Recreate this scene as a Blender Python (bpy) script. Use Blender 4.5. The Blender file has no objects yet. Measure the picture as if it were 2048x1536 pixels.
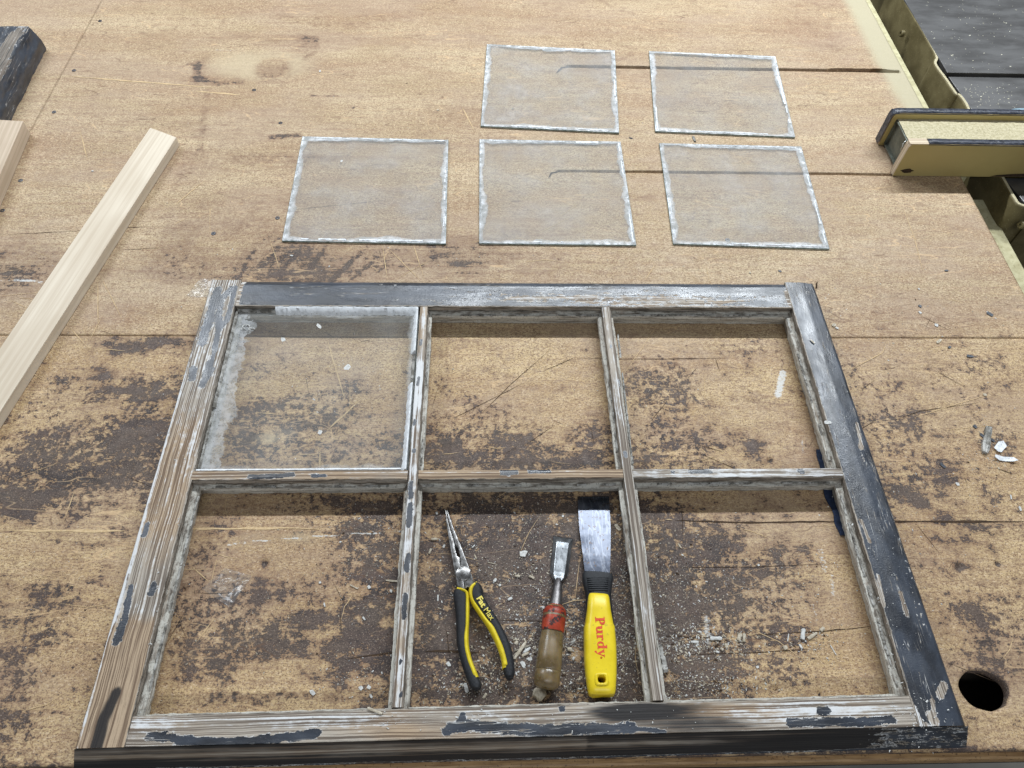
import bpy, bmesh, math, random
import numpy as np
from mathutils import Vector, Matrix
rnd = random.Random(7)
scene = bpy.context.scene
C = scene.collection
R = math.radians

# ------------------------------------------------------------------ camera
PITCH, ROLL, YAW, CAMH, FPX = 0.9752, 0.053, -0.063, 0.82, 1471.4
_c, _s = math.cos(PITCH), math.sin(PITCH)
_fw = Vector((0, _c, -_s)); _rt = Vector((1, 0, 0)); _up = _rt.cross(_fw)
_r2 = _rt * math.cos(ROLL) + _up * math.sin(ROLL)
_u2 = _up * math.cos(ROLL) - _rt * math.sin(ROLL)
_rz = Matrix.Rotation(YAW, 3, 'Z')
FW, RT, UP = _rz @ _fw, _rz @ _r2, _rz @ _u2
cam = bpy.data.cameras.new('camera'); co = bpy.data.objects.new('camera', cam); C.objects.link(co)
co.matrix_world = Matrix(((RT.x, UP.x, -FW.x, 0), (RT.y, UP.y, -FW.y, 0), (RT.z, UP.z, -FW.z, CAMH), (0, 0, 0, 1)))
cam.sensor_width = 36; cam.lens = 36 * FPX / 2048; cam.clip_start = .02; cam.clip_end = 60
scene.camera = co

# ------------------------------------------------------------------ world and lamps (ceiling tubes of the workshop)
w = bpy.data.worlds.new('World'); scene.world = w; w.use_nodes = True
bg = w.node_tree.nodes['Background']; bg.inputs[0].default_value = (.80, .88, 1, 1); bg.inputs[1].default_value = .10
def tube(name, loc, length, width, power, col=(.89, .95, 1), rz=0):
    l = bpy.data.lights.new(name, 'AREA'); l.shape = 'RECTANGLE'; l.size = length; l.size_y = width
    l.energy = power; l.color = col
    o = bpy.data.objects.new(name, l); o.location = loc; o.rotation_euler = (0, 0, rz); C.objects.link(o)
tube('ceiling_tube', (1.05, 2.45, 2.4), 2.6, .10, 135)
tube('ceiling_tube', (-2.2, 2.45, 2.4), 1.5, .10, 78)
tube('ceiling_tube', (.2, -1.6, 2.4), 2.6, .12, 38)
vs = scene.view_settings; vs.view_transform = 'Standard'; vs.look = 'None'; vs.exposure = 0.24; vs.gamma = 1
scene.cycles.max_bounces = 6; scene.cycles.transparent_max_bounces = 12

# ------------------------------------------------------------------ helpers
def at(px, py, z=0.):
    """point of the plane at height z seen at a spot of the 2048 x 1536 photograph (used to take measurements)"""
    d = FW + RT * ((px - 1024) / FPX) + UP * ((768 - py) / FPX)
    t = (z - CAMH) / d.z
    return Vector((d.x * t, d.y * t, z))
def tag(o, label=None, cat=None, group=None, kind=None):
    if label: o['label'] = label
    if cat: o['category'] = cat
    if group: o['group'] = group
    if kind: o['kind'] = kind
    return o
def empty(name, loc, label, cat, group=None, rz=0):
    o = bpy.data.objects.new(name, None); o.location = loc; o.rotation_euler = (0, 0, rz); o.empty_display_size = .02
    C.objects.link(o); return tag(o, label, cat, group)
def link(name, me, mat, parent=None, smooth=None):
    if mat and not me.materials: me.materials.append(mat)
    if smooth is not None:
        me.shade_smooth()
        if smooth < 179: me.set_sharp_from_angle(angle=R(smooth))
    o = bpy.data.objects.new(name, me); C.objects.link(o)
    if parent:
        o.parent = parent
        o.matrix_parent_inverse = (Matrix.Translation(parent.location) @ Matrix.Rotation(parent.rotation_euler.z, 4, 'Z')).inverted()
    return o
def mesh(name, vs_, fs):
    me = bpy.data.meshes.new(name); me.from_pydata([tuple(v) for v in vs_], [], fs); me.update(); return me
def npmesh(name, V, Q):
    me = bpy.data.meshes.new(name)
    me.vertices.add(len(V)); me.vertices.foreach_set('co', V.astype(np.float32).ravel())
    me.loops.add(Q.size); me.loops.foreach_set('vertex_index', Q.astype(np.int32).ravel())
    me.polygons.add(len(Q)); me.polygons.foreach_set('loop_start', (np.arange(len(Q)) * Q.shape[1]).astype(np.int32))
    me.update(calc_edges=True); me.validate(); return me
def setattr_(me, name, arr, kind='FLOAT'):
    a = me.attributes.new(name, kind, 'POINT')
    a.data.foreach_set('vector' if kind == 'FLOAT_VECTOR' else 'value', np.asarray(arr, np.float32).ravel())
def boxm(name, x0, x1, y0, y1, z0, z1, bevel=0., seg=2):
    bm = bmesh.new()
    bmesh.ops.create_cube(bm, size=1)
    for v in bm.verts: v.co = Vector(((x0 + x1) / 2 + v.co.x * (x1 - x0), (y0 + y1) / 2 + v.co.y * (y1 - y0), (z0 + z1) / 2 + v.co.z * (z1 - z0)))
    if bevel: bmesh.ops.bevel(bm, geom=bm.edges[:], offset=bevel, segments=seg, affect='EDGES', profile=.5)
    me = bpy.data.meshes.new(name); bm.to_mesh(me); bm.free(); return me
def prism(name, outline, z0, z1, bevel=0., seg=2, both=False):
    """a plate cut to an outline (list of xy), rounded along its upper rim"""
    bm = bmesh.new()
    a = sum(outline[i][0] * outline[(i + 1) % len(outline)][1] - outline[(i + 1) % len(outline)][0] * outline[i][1] for i in range(len(outline)))
    if a < 0: outline = outline[::-1]
    f = bm.faces.new([bm.verts.new((p[0], p[1], z0)) for p in outline])
    f.normal_update()
    r = bmesh.ops.extrude_face_region(bm, geom=[f])
    tv = [g for g in r['geom'] if isinstance(g, bmesh.types.BMVert)]
    for v in tv: v.co.z = z1
    tvs = set(tv)
    if bevel:
        ed = [e for e in bm.edges if (e.verts[0] in tvs and e.verts[1] in tvs) or (both and e.verts[0] not in tvs and e.verts[1] not in tvs)]
        bmesh.ops.bevel(bm, geom=ed, offset=bevel, segments=seg, affect='EDGES', profile=.5, clamp_overlap=True)
    bmesh.ops.recalc_face_normals(bm, faces=bm.faces[:])
    me = bpy.data.meshes.new(name); bm.to_mesh(me); bm.free(); return me
def crom(P, n=6):
    P = [Vector(p) for p in P]; Q = [P[0] * 2 - P[1]] + P + [P[-1] * 2 - P[-2]]; out = []
    for i in range(1, len(Q) - 2):
        for k in range(n):
            t = k / n; a, b, c, d = Q[i - 1], Q[i], Q[i + 1], Q[i + 2]
            out.append(.5 * ((2 * b) + (c - a) * t + (2 * a - 5 * b + 4 * c - d) * t * t + (3 * b - a - 3 * c + d) * t ** 3))
    out.append(P[-1]); return out
def loft(name, st, nseg=20, expo=2.4, caps=True):
    """st: stations (centre Vector, half width, half height); section a superellipse across the horizontal path"""
    V, F = [], []
    for i, (c, w_, h_) in enumerate(st):
        a = st[max(i - 1, 0)][0]; b = st[min(i + 1, len(st) - 1)][0]
        d = (b - a); d.z = 0; d.normalize(); sd = Vector((d.y, -d.x, 0))
        for k in range(nseg):
            t = 2 * math.pi * k / nseg; cx, sz = math.cos(t), math.sin(t)
            V.append(c + sd * (w_ * math.copysign(abs(cx) ** (2 / expo), cx)) + Vector((0, 0, h_ * math.copysign(abs(sz) ** (2 / expo), sz))))
    for i in range(len(st) - 1):
        for k in range(nseg):
            a, b = i * nseg + k, i * nseg + (k + 1) % nseg
            F.append((a, b, b + nseg, a + nseg))
    if caps:
        F.append(tuple(range(nseg))[::-1]); F.append(tuple(range((len(st) - 1) * nseg, len(st) * nseg)))
    me = mesh(name, V, F)
    bm = bmesh.new(); bm.from_mesh(me); bmesh.ops.recalc_face_normals(bm, faces=bm.faces[:]); bm.to_mesh(me); bm.free()
    return me
def cut(me, cutter):
    a = bpy.data.objects.new('tmp', me); b = bpy.data.objects.new('tmpb', cutter); C.objects.link(a); C.objects.link(b)
    m = a.modifiers.new('b', 'BOOLEAN'); m.object = b; m.operation = 'DIFFERENCE'; m.solver = 'EXACT'
    dg = bpy.context.evaluated_depsgraph_get(); out = bpy.data.meshes.new_from_object(a.evaluated_get(dg))
    bpy.data.objects.remove(a); bpy.data.objects.remove(b); return out

# numpy noise
def vnoise(x, y, seed=0):
    r = np.random.RandomState(seed); G = r.rand(256, 256)
    xi, yi = np.floor(x).astype(int), np.floor(y).astype(int); fx, fy = x - xi, y - yi
    fx, fy = fx * fx * (3 - 2 * fx), fy * fy * (3 - 2 * fy)
    g = lambda i, j: G[(xi + i) & 255, (yi + j) & 255]
    return (g(0, 0) * (1 - fx) + g(1, 0) * fx) * (1 - fy) + (g(0, 1) * (1 - fx) + g(1, 1) * fx) * fy
def fbm(x, y, sx, sy=None, octv=4, seed=0):
    sy = sy or sx; o = 0; a = .5; t = 0
    for k in range(octv):
        o = o + a * vnoise(x * sx * 2 ** k + 11.3 * k + 500, y * sy * 2 ** k + 7.7 * k + 500, seed + k); t += a; a *= .55
    return o / t
def dseg(x, y, p, q):
    dx, dy = q[0] - p[0], q[1] - p[1]; L = dx * dx + dy * dy + 1e-12
    t = np.clip(((x - p[0]) * dx + (y - p[1]) * dy) / L, 0, 1)
    return np.hypot(x - p[0] - t * dx, y - p[1] - t * dy)
def line_mask(x, y, pts, r, z=0.):
    """1 on the line through photograph spots pts, .5 at distance r (metres), 0 at 2r"""
    P = [at(a, b, z) for a, b in pts]; d = np.full(x.shape, 9.)
    if len(P) == 1: d = np.hypot(x - P[0].x, y - P[0].y)
    for p, q in zip(P, P[1:]): d = np.minimum(d, dseg(x, y, p, q))
    return np.clip(1 - .5 * d / r, 0, 1)
def blob(x, y, px, py, rx, ry, z=0., pw=1.):
    c = at(px, py, z); sx = (at(px + rx, py, z) - c).length; sy = (at(px, py + ry, z) - c).length
    return np.exp(-(((x - c.x) / sx) ** 2 + ((y - c.y) / sy) ** 2) ** pw * .7)

# ------------------------------------------------------------------ node materials
class N:
    def __init__(s, name):
        s.m = bpy.data.materials.new(name); s.m.use_nodes = True; s.t = s.m.node_tree; s.n = s.t.nodes
        s.b = s.n['Principled BSDF']; s.o = s.n['Material Output']
    def L(s, a, b): s.t.links.new(a, b)
    def put(s, sock, v):
        if isinstance(v, bpy.types.NodeSocket): s.L(v, sock)
        elif hasattr(v, '__len__') and len(v) == 3 and len(sock.default_value) == 4: sock.default_value = (*v, 1)
        else: sock.default_value = v
    def math(s, op, a, b=0., c=None, clamp=False):
        n = s.n.new('ShaderNodeMath'); n.operation = op; n.use_clamp = clamp; s.put(n.inputs[0], a); s.put(n.inputs[1], b)
        if c is not None: s.put(n.inputs[2], c)
        return n.outputs[0]
    def mix(s, f, a, b, mode='MIX'):
        n = s.n.new('ShaderNodeMixRGB'); n.blend_type = mode; s.put(n.inputs[0], f); s.put(n.inputs[1], a); s.put(n.inputs[2], b); return n.outputs[0]
    def pos(s): return s.n.new('ShaderNodeNewGeometry').outputs['Position']
    def obj(s): return s.n.new('ShaderNodeTexCoord').outputs['Object']
    def attr(s, name, vec=False):
        n = s.n.new('ShaderNodeAttribute'); n.attribute_name = name; return n.outputs['Vector' if vec else 'Fac']
    def mapv(s, v, scale=(1, 1, 1), rot=(0, 0, 0), loc=(0, 0, 0)):
        n = s.n.new('ShaderNodeMapping'); s.L(v, n.inputs[0]); n.inputs['Scale'].default_value = scale; n.inputs['Rotation'].default_value = rot; n.inputs['Location'].default_value = loc
        return n.outputs[0]
    def noise(s, v, scale, detail=3, rough=.55, dist=0.):
        n = s.n.new('ShaderNodeTexNoise'); s.L(v, n.inputs['Vector']); n.inputs['Scale'].default_value = scale
        n.inputs['Detail'].default_value = detail; n.inputs['Roughness'].default_value = rough; n.inputs['Distortion'].default_value = dist
        return n.outputs[0]
    def voro(s, v, scale, feature='F1'):
        n = s.n.new('ShaderNodeTexVoronoi'); n.feature = feature; s.L(v, n.inputs['Vector']); n.inputs['Scale'].default_value = scale; return n.outputs['Distance']
    def step(s, v, lo, hi, a=0., b=1.):
        n = s.n.new('ShaderNodeMapRange'); n.interpolation_type = 'SMOOTHSTEP'; s.put(n.inputs[0], v)
        n.inputs[1].default_value = lo; n.inputs[2].default_value = hi; n.inputs[3].default_value = a; n.inputs[4].default_value = b; return n.outputs[0]
    def ridge(s, v, scale, wd, detail=1):
        """thin lines where a noise crosses its middle"""
        n = s.noise(v, scale, detail); d = s.math('ABSOLUTE', s.math('SUBTRACT', n, .5)); return s.step(d, 0., wd, 1., 0.)
    def bump(s, h, strength=.5, dist=.001, nrm=None):
        n = s.n.new('ShaderNodeBump'); n.inputs['Strength'].default_value = strength; n.inputs['Distance'].default_value = dist; s.L(h, n.inputs['Height'])
        if nrm: s.L(nrm, n.inputs['Normal'])
        return n.outputs[0]
    def fin(s, col=None, rough=None, nrm=None, metal=None, spec=None, **k):
        if col is not None: s.put(s.b.inputs['Base Color'], col)
        if rough is not None: s.put(s.b.inputs['Roughness'], rough)
        if metal is not None: s.put(s.b.inputs['Metallic'], metal)
        if spec is not None: s.put(s.b.inputs['Specular IOR Level'], spec)
        if nrm is not None: s.L(nrm, s.b.inputs['Normal'])
        return s.m

def mat_table():
    m = N('worn_hardboard'); P = m.pos()
    dark, pale, tint, dust = m.attr('dark'), m.attr('pale'), m.attr('tint'), m.attr('dust')
    n1 = m.noise(m.mapv(P, (6, 16, 6)), 1, 5, .62)
    st = m.noise(m.mapv(P, (9, 150, 9)), 1, 4, .65)
    n2 = m.noise(P, 75, 5, .68); n3 = m.noise(m.mapv(P, (270, 520, 300)), 1, 3, .65); n4 = m.noise(P, 1000, 2, .6)
    low = m.attr('low'); n5 = m.noise(P, 620, 2, .7); n6 = m.noise(m.mapv(P, (230, 420, 230)), 1, 4, .72)
    base = m.mix(m.step(n1, .36, .64), (.44, .332, .195), (.55, .435, .275))
    base = m.mix(m.math('MULTIPLY', low, .8), base, m.mix(m.step(n1, .36, .64), (.51, .355, .175), (.61, .445, .235)))
    base = m.mix(m.step(st, .40, .66, 0, .45), base, (.40, .26, .16))
    base = m.mix(m.math('MULTIPLY', tint, m.step(n2, .25, .7, .35, 1.)), base, (.27, .145, .085))
    # fibre speckle
    base = m.mix(m.step(n6, .49, .60, 0, .80), base, (.23, .135, .075))
    base = m.mix(m.step(n5, .54, .63, 0, .85), base, (.13, .075, .045))
    base = m.mix(m.step(n3, .54, .65, 0, .6), base, (.74, .58, .40))
    base = m.mix(m.step(m.noise(m.mapv(P, (55, 110, 55)), 1, 5, .75), .50, .66, 0, .6), base, (.23, .145, .09))
    base = m.mix(m.step(m.noise(m.mapv(P, (4, 9, 4)), 1, 5, .6), .46, .62, 0, .34), base, (.36, .26, .19))
    # old dark finish left in patches, plus shade painted into the holes
    nm = m.noise(m.mapv(P, (17, 30, 17)), 1, 6, .7)
    dsat = m.math('MULTIPLY', m.math('SUBTRACT', 1, m.math('POWER', 2.718, m.math('MULTIPLY', dark, -2.0))), .78)
    nk = m.noise(P, 42, 4, .62); nl = m.math('ADD', .40, m.math('MULTIPLY', low, .60))
    dd = m.math('ADD', dsat, m.math('MULTIPLY', nl, m.math('ADD', m.math('MULTIPLY', m.math('SUBTRACT', nk, .5), 1.3), m.math('ADD', m.math('MULTIPLY', m.math('SUBTRACT', m.noise(P, 130, 5, .72), .5), m.step(m.noise(P, 7, 3), .38, .62, .9, 3.2)), m.math('MULTIPLY', m.math('SUBTRACT', n3, .5), .9)))))
    dd = m.math('ADD', dd, m.math('MULTIPLY', m.math('SUBTRACT', nm, .5), m.math('ADD', .5, m.math('MULTIPLY', m.attr('low'), 1.3))))
    dd = m.math('ADD', dd, m.math('MULTIPLY', m.math('SUBTRACT', st, .5), .5))
    soft = m.step(dd, .08, .50, 0, .60); hard = m.step(dd, .46, .54)
    base = m.mix(soft, base, (.185, .105, .066))
    old = m.mix(m.step(nm, .35, .65), (.026, .020, .020), (.100, .068, .055)); old = m.mix(m.step(n1, .42, .62, 0, .5), old, (.125, .092, .068))
    old = m.mix(m.step(n6, .50, .62, 0, .6), old, (.030, .022, .022))
    old = m.mix(m.step(n5, .57, .66, 0, .7), old, (.30, .23, .18))
    base = m.mix(hard, base, old)
    # wisps of light and dark scratches in several directions
    for i, (rz, sc, wd, c, k) in enumerate([(.05, 2.2, .0026, (.66, .46, .26), .55), (1.2, 2.0, .0020, (.66, .46, .26), .5), (-.6, 1.7, .0018, (.66, .46, .26), .5), (2.2, 1.6, .0018, (.13, .07, .04), .6), (.45, 1.9, .0018, (.13, .07, .04), .6)]):
        v = m.mapv(P, (2.6, 13, 1), (0, 0, rz), (i * 3.1, i, 0))
        r = m.ridge(v, sc, wd * 3.2, 2); g = m.step(m.noise(P, 5 + i, 2), .53, .62)
        base = m.mix(m.math('MULTIPLY', m.math('MULTIPLY', r, g), k), base, c)
    pl = m.math('ADD', pale, m.math('MULTIPLY', m.math('SUBTRACT', n2, .5), .5))
    base = m.mix(m.step(pl, .25, .7, 0, .65), base, (.50, .41, .27))
    base = m.mix(m.step(m.math('ADD', m.attr('chalk'), m.math('MULTIPLY', m.math('SUBTRACT', n3, .5), 1.3)), .42, .75, 0, .85), base, (.62, .62, .60))
    base = m.mix(m.step(m.math('ADD', dust, m.math('MULTIPLY', m.math('SUBTRACT', n3, .5), .5)), .3, .75, 0, .9), base, (.43, .385, .26))
    h = m.math('ADD', m.math('MULTIPLY', hard, .35), m.math('ADD', m.math('MULTIPLY', n3, .5), m.math('MULTIPLY', n4, .4)))
    return m.fin(base, m.step(n2, .3, .7, .5, .72), m.bump(h, .5, .0012), spec=.35)

def mat_sash():
    m = N('weathered_sash_wood'); g = m.attr('grain', True)
    paint, white, clean, dirt, char = m.attr('paint'), m.attr('white'), m.attr('clean'), m.attr('dirt'), m.attr('char')
    wav = m.noise(m.mapv(g, (7, 7, 1)), 1, 2)
    gv = m.n.new('ShaderNodeVectorMath'); gv.operation = 'ADD'
    cmb = m.n.new('ShaderNodeCombineXYZ'); m.L(m.math('MULTIPLY', m.math('SUBTRACT', wav, .5), .006), cmb.inputs[1]); m.L(g, gv.inputs[0]); m.L(cmb.outputs[0], gv.inputs[1]); g2 = gv.outputs[0]
    gl = m.noise(m.mapv(g2, (4, 560, 1)), 1, 1.5, .5); gf = m.noise(m.mapv(g2, (26, 1100, 1)), 1, 2, .6)
    big = m.noise(m.mapv(g, (14, 45, 1)), 1, 3); fine = m.noise(g, 330, 3, .65); mid = m.noise(m.mapv(g, (60, 170, 1)), 1, 4, .65)
    grey = m.mix(m.step(gl, .40, .58), (.155, .125, .10), (.44, .39, .33))
    fresh = m.mix(m.step(gl, .40, .58), (.18, .122, .08), (.44, .33, .225))
    wood = m.mix(m.step(m.math('ADD', clean, m.math('MULTIPLY', m.math('SUBTRACT', big, .5), .8)), .3, .7), grey, fresh)
    wood = m.mix(m.step(gf, .52, .68, 0, .5), wood, (.09, .06, .045))
    wf = m.math('ADD', white, m.math('ADD', m.math('MULTIPLY', m.math('SUBTRACT', gl, .5), 1.3), m.math('MULTIPLY', m.math('SUBTRACT', mid, .5), 1.0)))
    wood = m.mix(m.step(wf, .42, .72, 0, .88), wood, m.mix(fine, (.60, .61, .62), (.78, .79, .80)))
    cf = m.math('ADD', char, m.math('ADD', m.math('MULTIPLY', m.math('SUBTRACT', gl, .5), .9), m.math('MULTIPLY', m.math('SUBTRACT', big, .5), .5)))
    wood = m.mix(m.step(cf, .36, .74, 0, .96), wood, (.020, .019, .020))
    # dirty old putty bed of the rabbets
    sx = m.n.new('ShaderNodeSeparateXYZ'); m.L(m.pos(), sx.inputs[0]); hz = m.math('ADD', sx.outputs[2], m.math('MULTIPLY', m.math('SUBTRACT', mid, .5), .014))
    lmid = m.noise(m.mapv(g, (18, 210, 1)), 1, 4, .7)
    put = m.mix(m.step(lmid, .34, .56), (.22, .195, .165), (.58, .56, .50))
    put = m.mix(m.step(hz, .0225, .0250, 0, .85), put, m.mix(m.step(lmid, .40, .60), (.085, .068, .052), (.36, .31, .26)))
    put = m.mix(m.step(fine, .54, .68, 0, .7), put, (.07, .06, .05))
    put = m.mix(m.step(gl, .56, .7, 0, .5), put, (.30, .22, .15))
    wood = m.mix(m.step(m.math('ADD', dirt, m.math('MULTIPLY', m.math('SUBTRACT', mid, .5), .5)), .4, .6), wood, put)
    # brittle black paint with cracks along the grain
    chip = m.noise(m.mapv(g2, (22, 150, 1)), 1, 5, .7)
    pf = m.math('ADD', paint, m.math('ADD', m.math('MULTIPLY', m.math('SUBTRACT', chip, .5), .8), m.math('ADD', m.math('MULTIPLY', m.math('SUBTRACT', m.noise(m.mapv(g, (110, 200, 1)), 1, 4, .7), .5), .95), m.math('MULTIPLY', m.math('SUBTRACT', fine, .5), .2))))
    crack = m.math('MULTIPLY', m.ridge(m.mapv(g2, (6, 150, 1)), 1, .012, 3), m.step(m.noise(m.mapv(g, (12, 30, 1), loc=(5, 2, 0)), 1, 2), .50, .58))
    rim = m.step(pf, .40, .46); pm = m.math('MULTIPLY', m.step(pf, .485, .515), m.math('SUBTRACT', 1, m.math('MULTIPLY', crack, .9)))
    wood = m.mix(m.math('MULTIPLY', rim, .75), wood, m.mix(m.step(mid, .4, .6), (.40, .34, .27), (.70, .71, .71)))
    pc = m.mix(m.step(big, .35, .65), (.018, .021, .028), (.045, .054, .072))
    pc = m.mix(m.step(fine, .66, .74, 0, .5), pc, (.25, .25, .25))
    col = m.mix(pm, wood, pc)
    h = m.math('ADD', m.math('MULTIPLY', pm, .55), m.math('ADD', m.math('MULTIPLY', gl, m.math('SUBTRACT', .75, m.math('MULTIPLY', pm, .6))), m.math('MULTIPLY', fine, .3)))
    prough = m.step(m.noise(m.mapv(g, (16, 60, 1), loc=(3, 9, 0)), 1, 3), .3, .7, .28, .46)
    rough = m.math('ADD', m.math('MULTIPLY', pm, prough), m.math('MULTIPLY', m.math('SUBTRACT', 1, pm), .72))
    return m.fin(col, rough, m.bump(h, .85, .0009), spec=m.math('ADD', .3, m.math('MULTIPLY', pm, .55)))

def mat_glass(name, w_, d_, haze=.24, edge=1., filmx=None):
    """old window glass lying at its object's origin: dusty, with a band of putty smear along its edges"""
    m = N(name); P = m.obj(); sep = m.n.new('ShaderNodeSeparateXYZ'); m.L(P, sep.inputs[0])
    ex = m.math('SUBTRACT', w_ / 2, m.math('ABSOLUTE', sep.outputs[0])); ey = m.math('SUBTRACT', d_ / 2, m.math('ABSOLUTE', sep.outputs[1]))
    e = m.math('MINIMUM', ex, ey)
    inf = m.n.new('ShaderNodeObjectInfo').outputs['Random']
    sh = m.n.new('ShaderNodeCombineXYZ'); m.L(m.math('MULTIPLY', inf, 40), sh.inputs[0]); va = m.n.new('ShaderNodeVectorMath'); m.L(P, va.inputs[0]); m.L(sh.outputs[0], va.inputs[1]); V = va.outputs[0]
    nb = m.noise(V, 14, 3); nm = m.noise(V, 90, 4, .65); nf = m.noise(V, 500, 3, .6)
    eb = m.math('ADD', e, m.math('ADD', m.math('MULTIPLY', m.math('SUBTRACT', nb, .5), .026), m.math('MULTIPLY', m.math('SUBTRACT', nm, .5), .012)))
    band = m.step(eb, .0048, .0140, .66 * edge, 0.)
    crust = m.math('MULTIPLY', m.step(eb, .0022, .0075, 1, 0), m.step(m.math('ADD', nm, m.math('MULTIPLY', nb, .5)), .66, .80, .25, .95))
    hz = m.math('ADD', haze * .62, m.math('MULTIPLY', m.step(nb, .35, .7), haze * .5))
    spec_ = m.step(nf, .66, .74, 0, .4)
    a = m.math('MAXIMUM', m.math('MAXIMUM', hz, band), m.math('MAXIMUM', m.math('MULTIPLY', crust, edge), m.math('MULTIPLY', spec_, .5)), clamp=True)
    if filmx is not None:
        fe = m.math('ADD', m.math('ADD', sep.outputs[0], w_ / 2), m.math('ADD', m.math('MULTIPLY', m.math('SUBTRACT', nb, .5), .05), m.math('MULTIPLY', m.math('SUBTRACT', nm, .5), .034)))
        a = m.math('MAXIMUM', a, m.step(fe, filmx - .001, filmx + .0015, .42, 0))
    col = m.mix(m.step(nm, .38, .6), (.46, .48, .48), (.78, .80, .82)); col = m.mix(m.step(nf, .58, .68, 0, .7), col, (.16, .17, .16))
    col = m.mix(m.step(a, .2, .45), (.53, .55, .55), col)
    tr = m.n.new('ShaderNodeBsdfTransparent'); tr.inputs[0].default_value = (.985, .99, .985, 1)
    df = m.n.new('ShaderNodeBsdfDiffuse'); m.L(col, df.inputs[0])
    gl = m.n.new('ShaderNodeBsdfGlossy'); gl.inputs['Roughness'].default_value = .07
    bp = m.bump(nb, .12, .001); m.L(bp, gl.inputs['Normal'])
    fr = m.n.new('ShaderNodeFresnel'); fr.inputs[0].default_value = 1.5; 
    s1 = m.n.new('ShaderNodeMixShader'); m.L(a, s1.inputs[0]); m.L(tr.outputs[0], s1.inputs[1]); m.L(df.outputs[0], s1.inputs[2])
    s2 = m.n.new('ShaderNodeMixShader'); bf = m.n.new('ShaderNodeNewGeometry').outputs['Backfacing']; m.L(m.math('MULTIPLY', m.math('MULTIPLY', fr.outputs[0], .8), m.math('SUBTRACT', 1, bf)), s2.inputs[0]); m.L(s1.outputs[0], s2.inputs[1]); m.L(gl.outputs[0], s2.inputs[2])
    m.L(s2.outputs[0], m.o.inputs[0]); return m.m

def mat_simple(name, c1, c2, scale=60, rough=.6, metal=0., bump=.3, spec=.4, stretch=(1, 1, 1), speck=None, bd=.0006):
    m = N(name); P = m.mapv(m.obj(), stretch); n = m.noise(P, scale, 4, .6)
    col = m.mix(m.step(n, .35, .65), c1, c2)
    if speck: col = m.mix(m.step(m.noise(m.obj(), speck[0], 3, .65), speck[1], speck[1] + .06, 0, speck[3] if len(speck) > 3 else .8), col, speck[2])
    return m.fin(col, rough, m.bump(n, bump, bd), metal, spec)

M_TABLE = mat_table(); M_SASH = mat_sash()
M_FLAKE = mat_simple('white_paint_flake', (.48, .48, .46), (.68, .68, .66), 300, .7, speck=(600, .58, (.28, .26, .23)))
M_FLAKEB = mat_simple('blue_black_flake', (.03, .035, .045), (.07, .08, .10), 300, .4)
M_CHIP = mat_simple('pale_wood_chip', (.36, .31, .23), (.58, .52, .42), 300, .75)
M_PUTTY = mat_simple('hard_white_putty', (.66, .68, .70), (.80, .82, .84), 150, .75, speck=(260, .60, (.34, .33, .31), .6))
M_SCR = mat_simple('bare_scratch', (.50, .35, .19), (.62, .46, .27), 300, .8)
M_GROOVE = mat_simple('groove_brown', (.07, .035, .014), (.15, .085, .04), 120, .9, speck=(300, .6, (.3, .22, .12), .6))
M_CRK = mat_simple('dark_crack', (.03, .018, .010), (.07, .04, .02), 300, .9)

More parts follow.
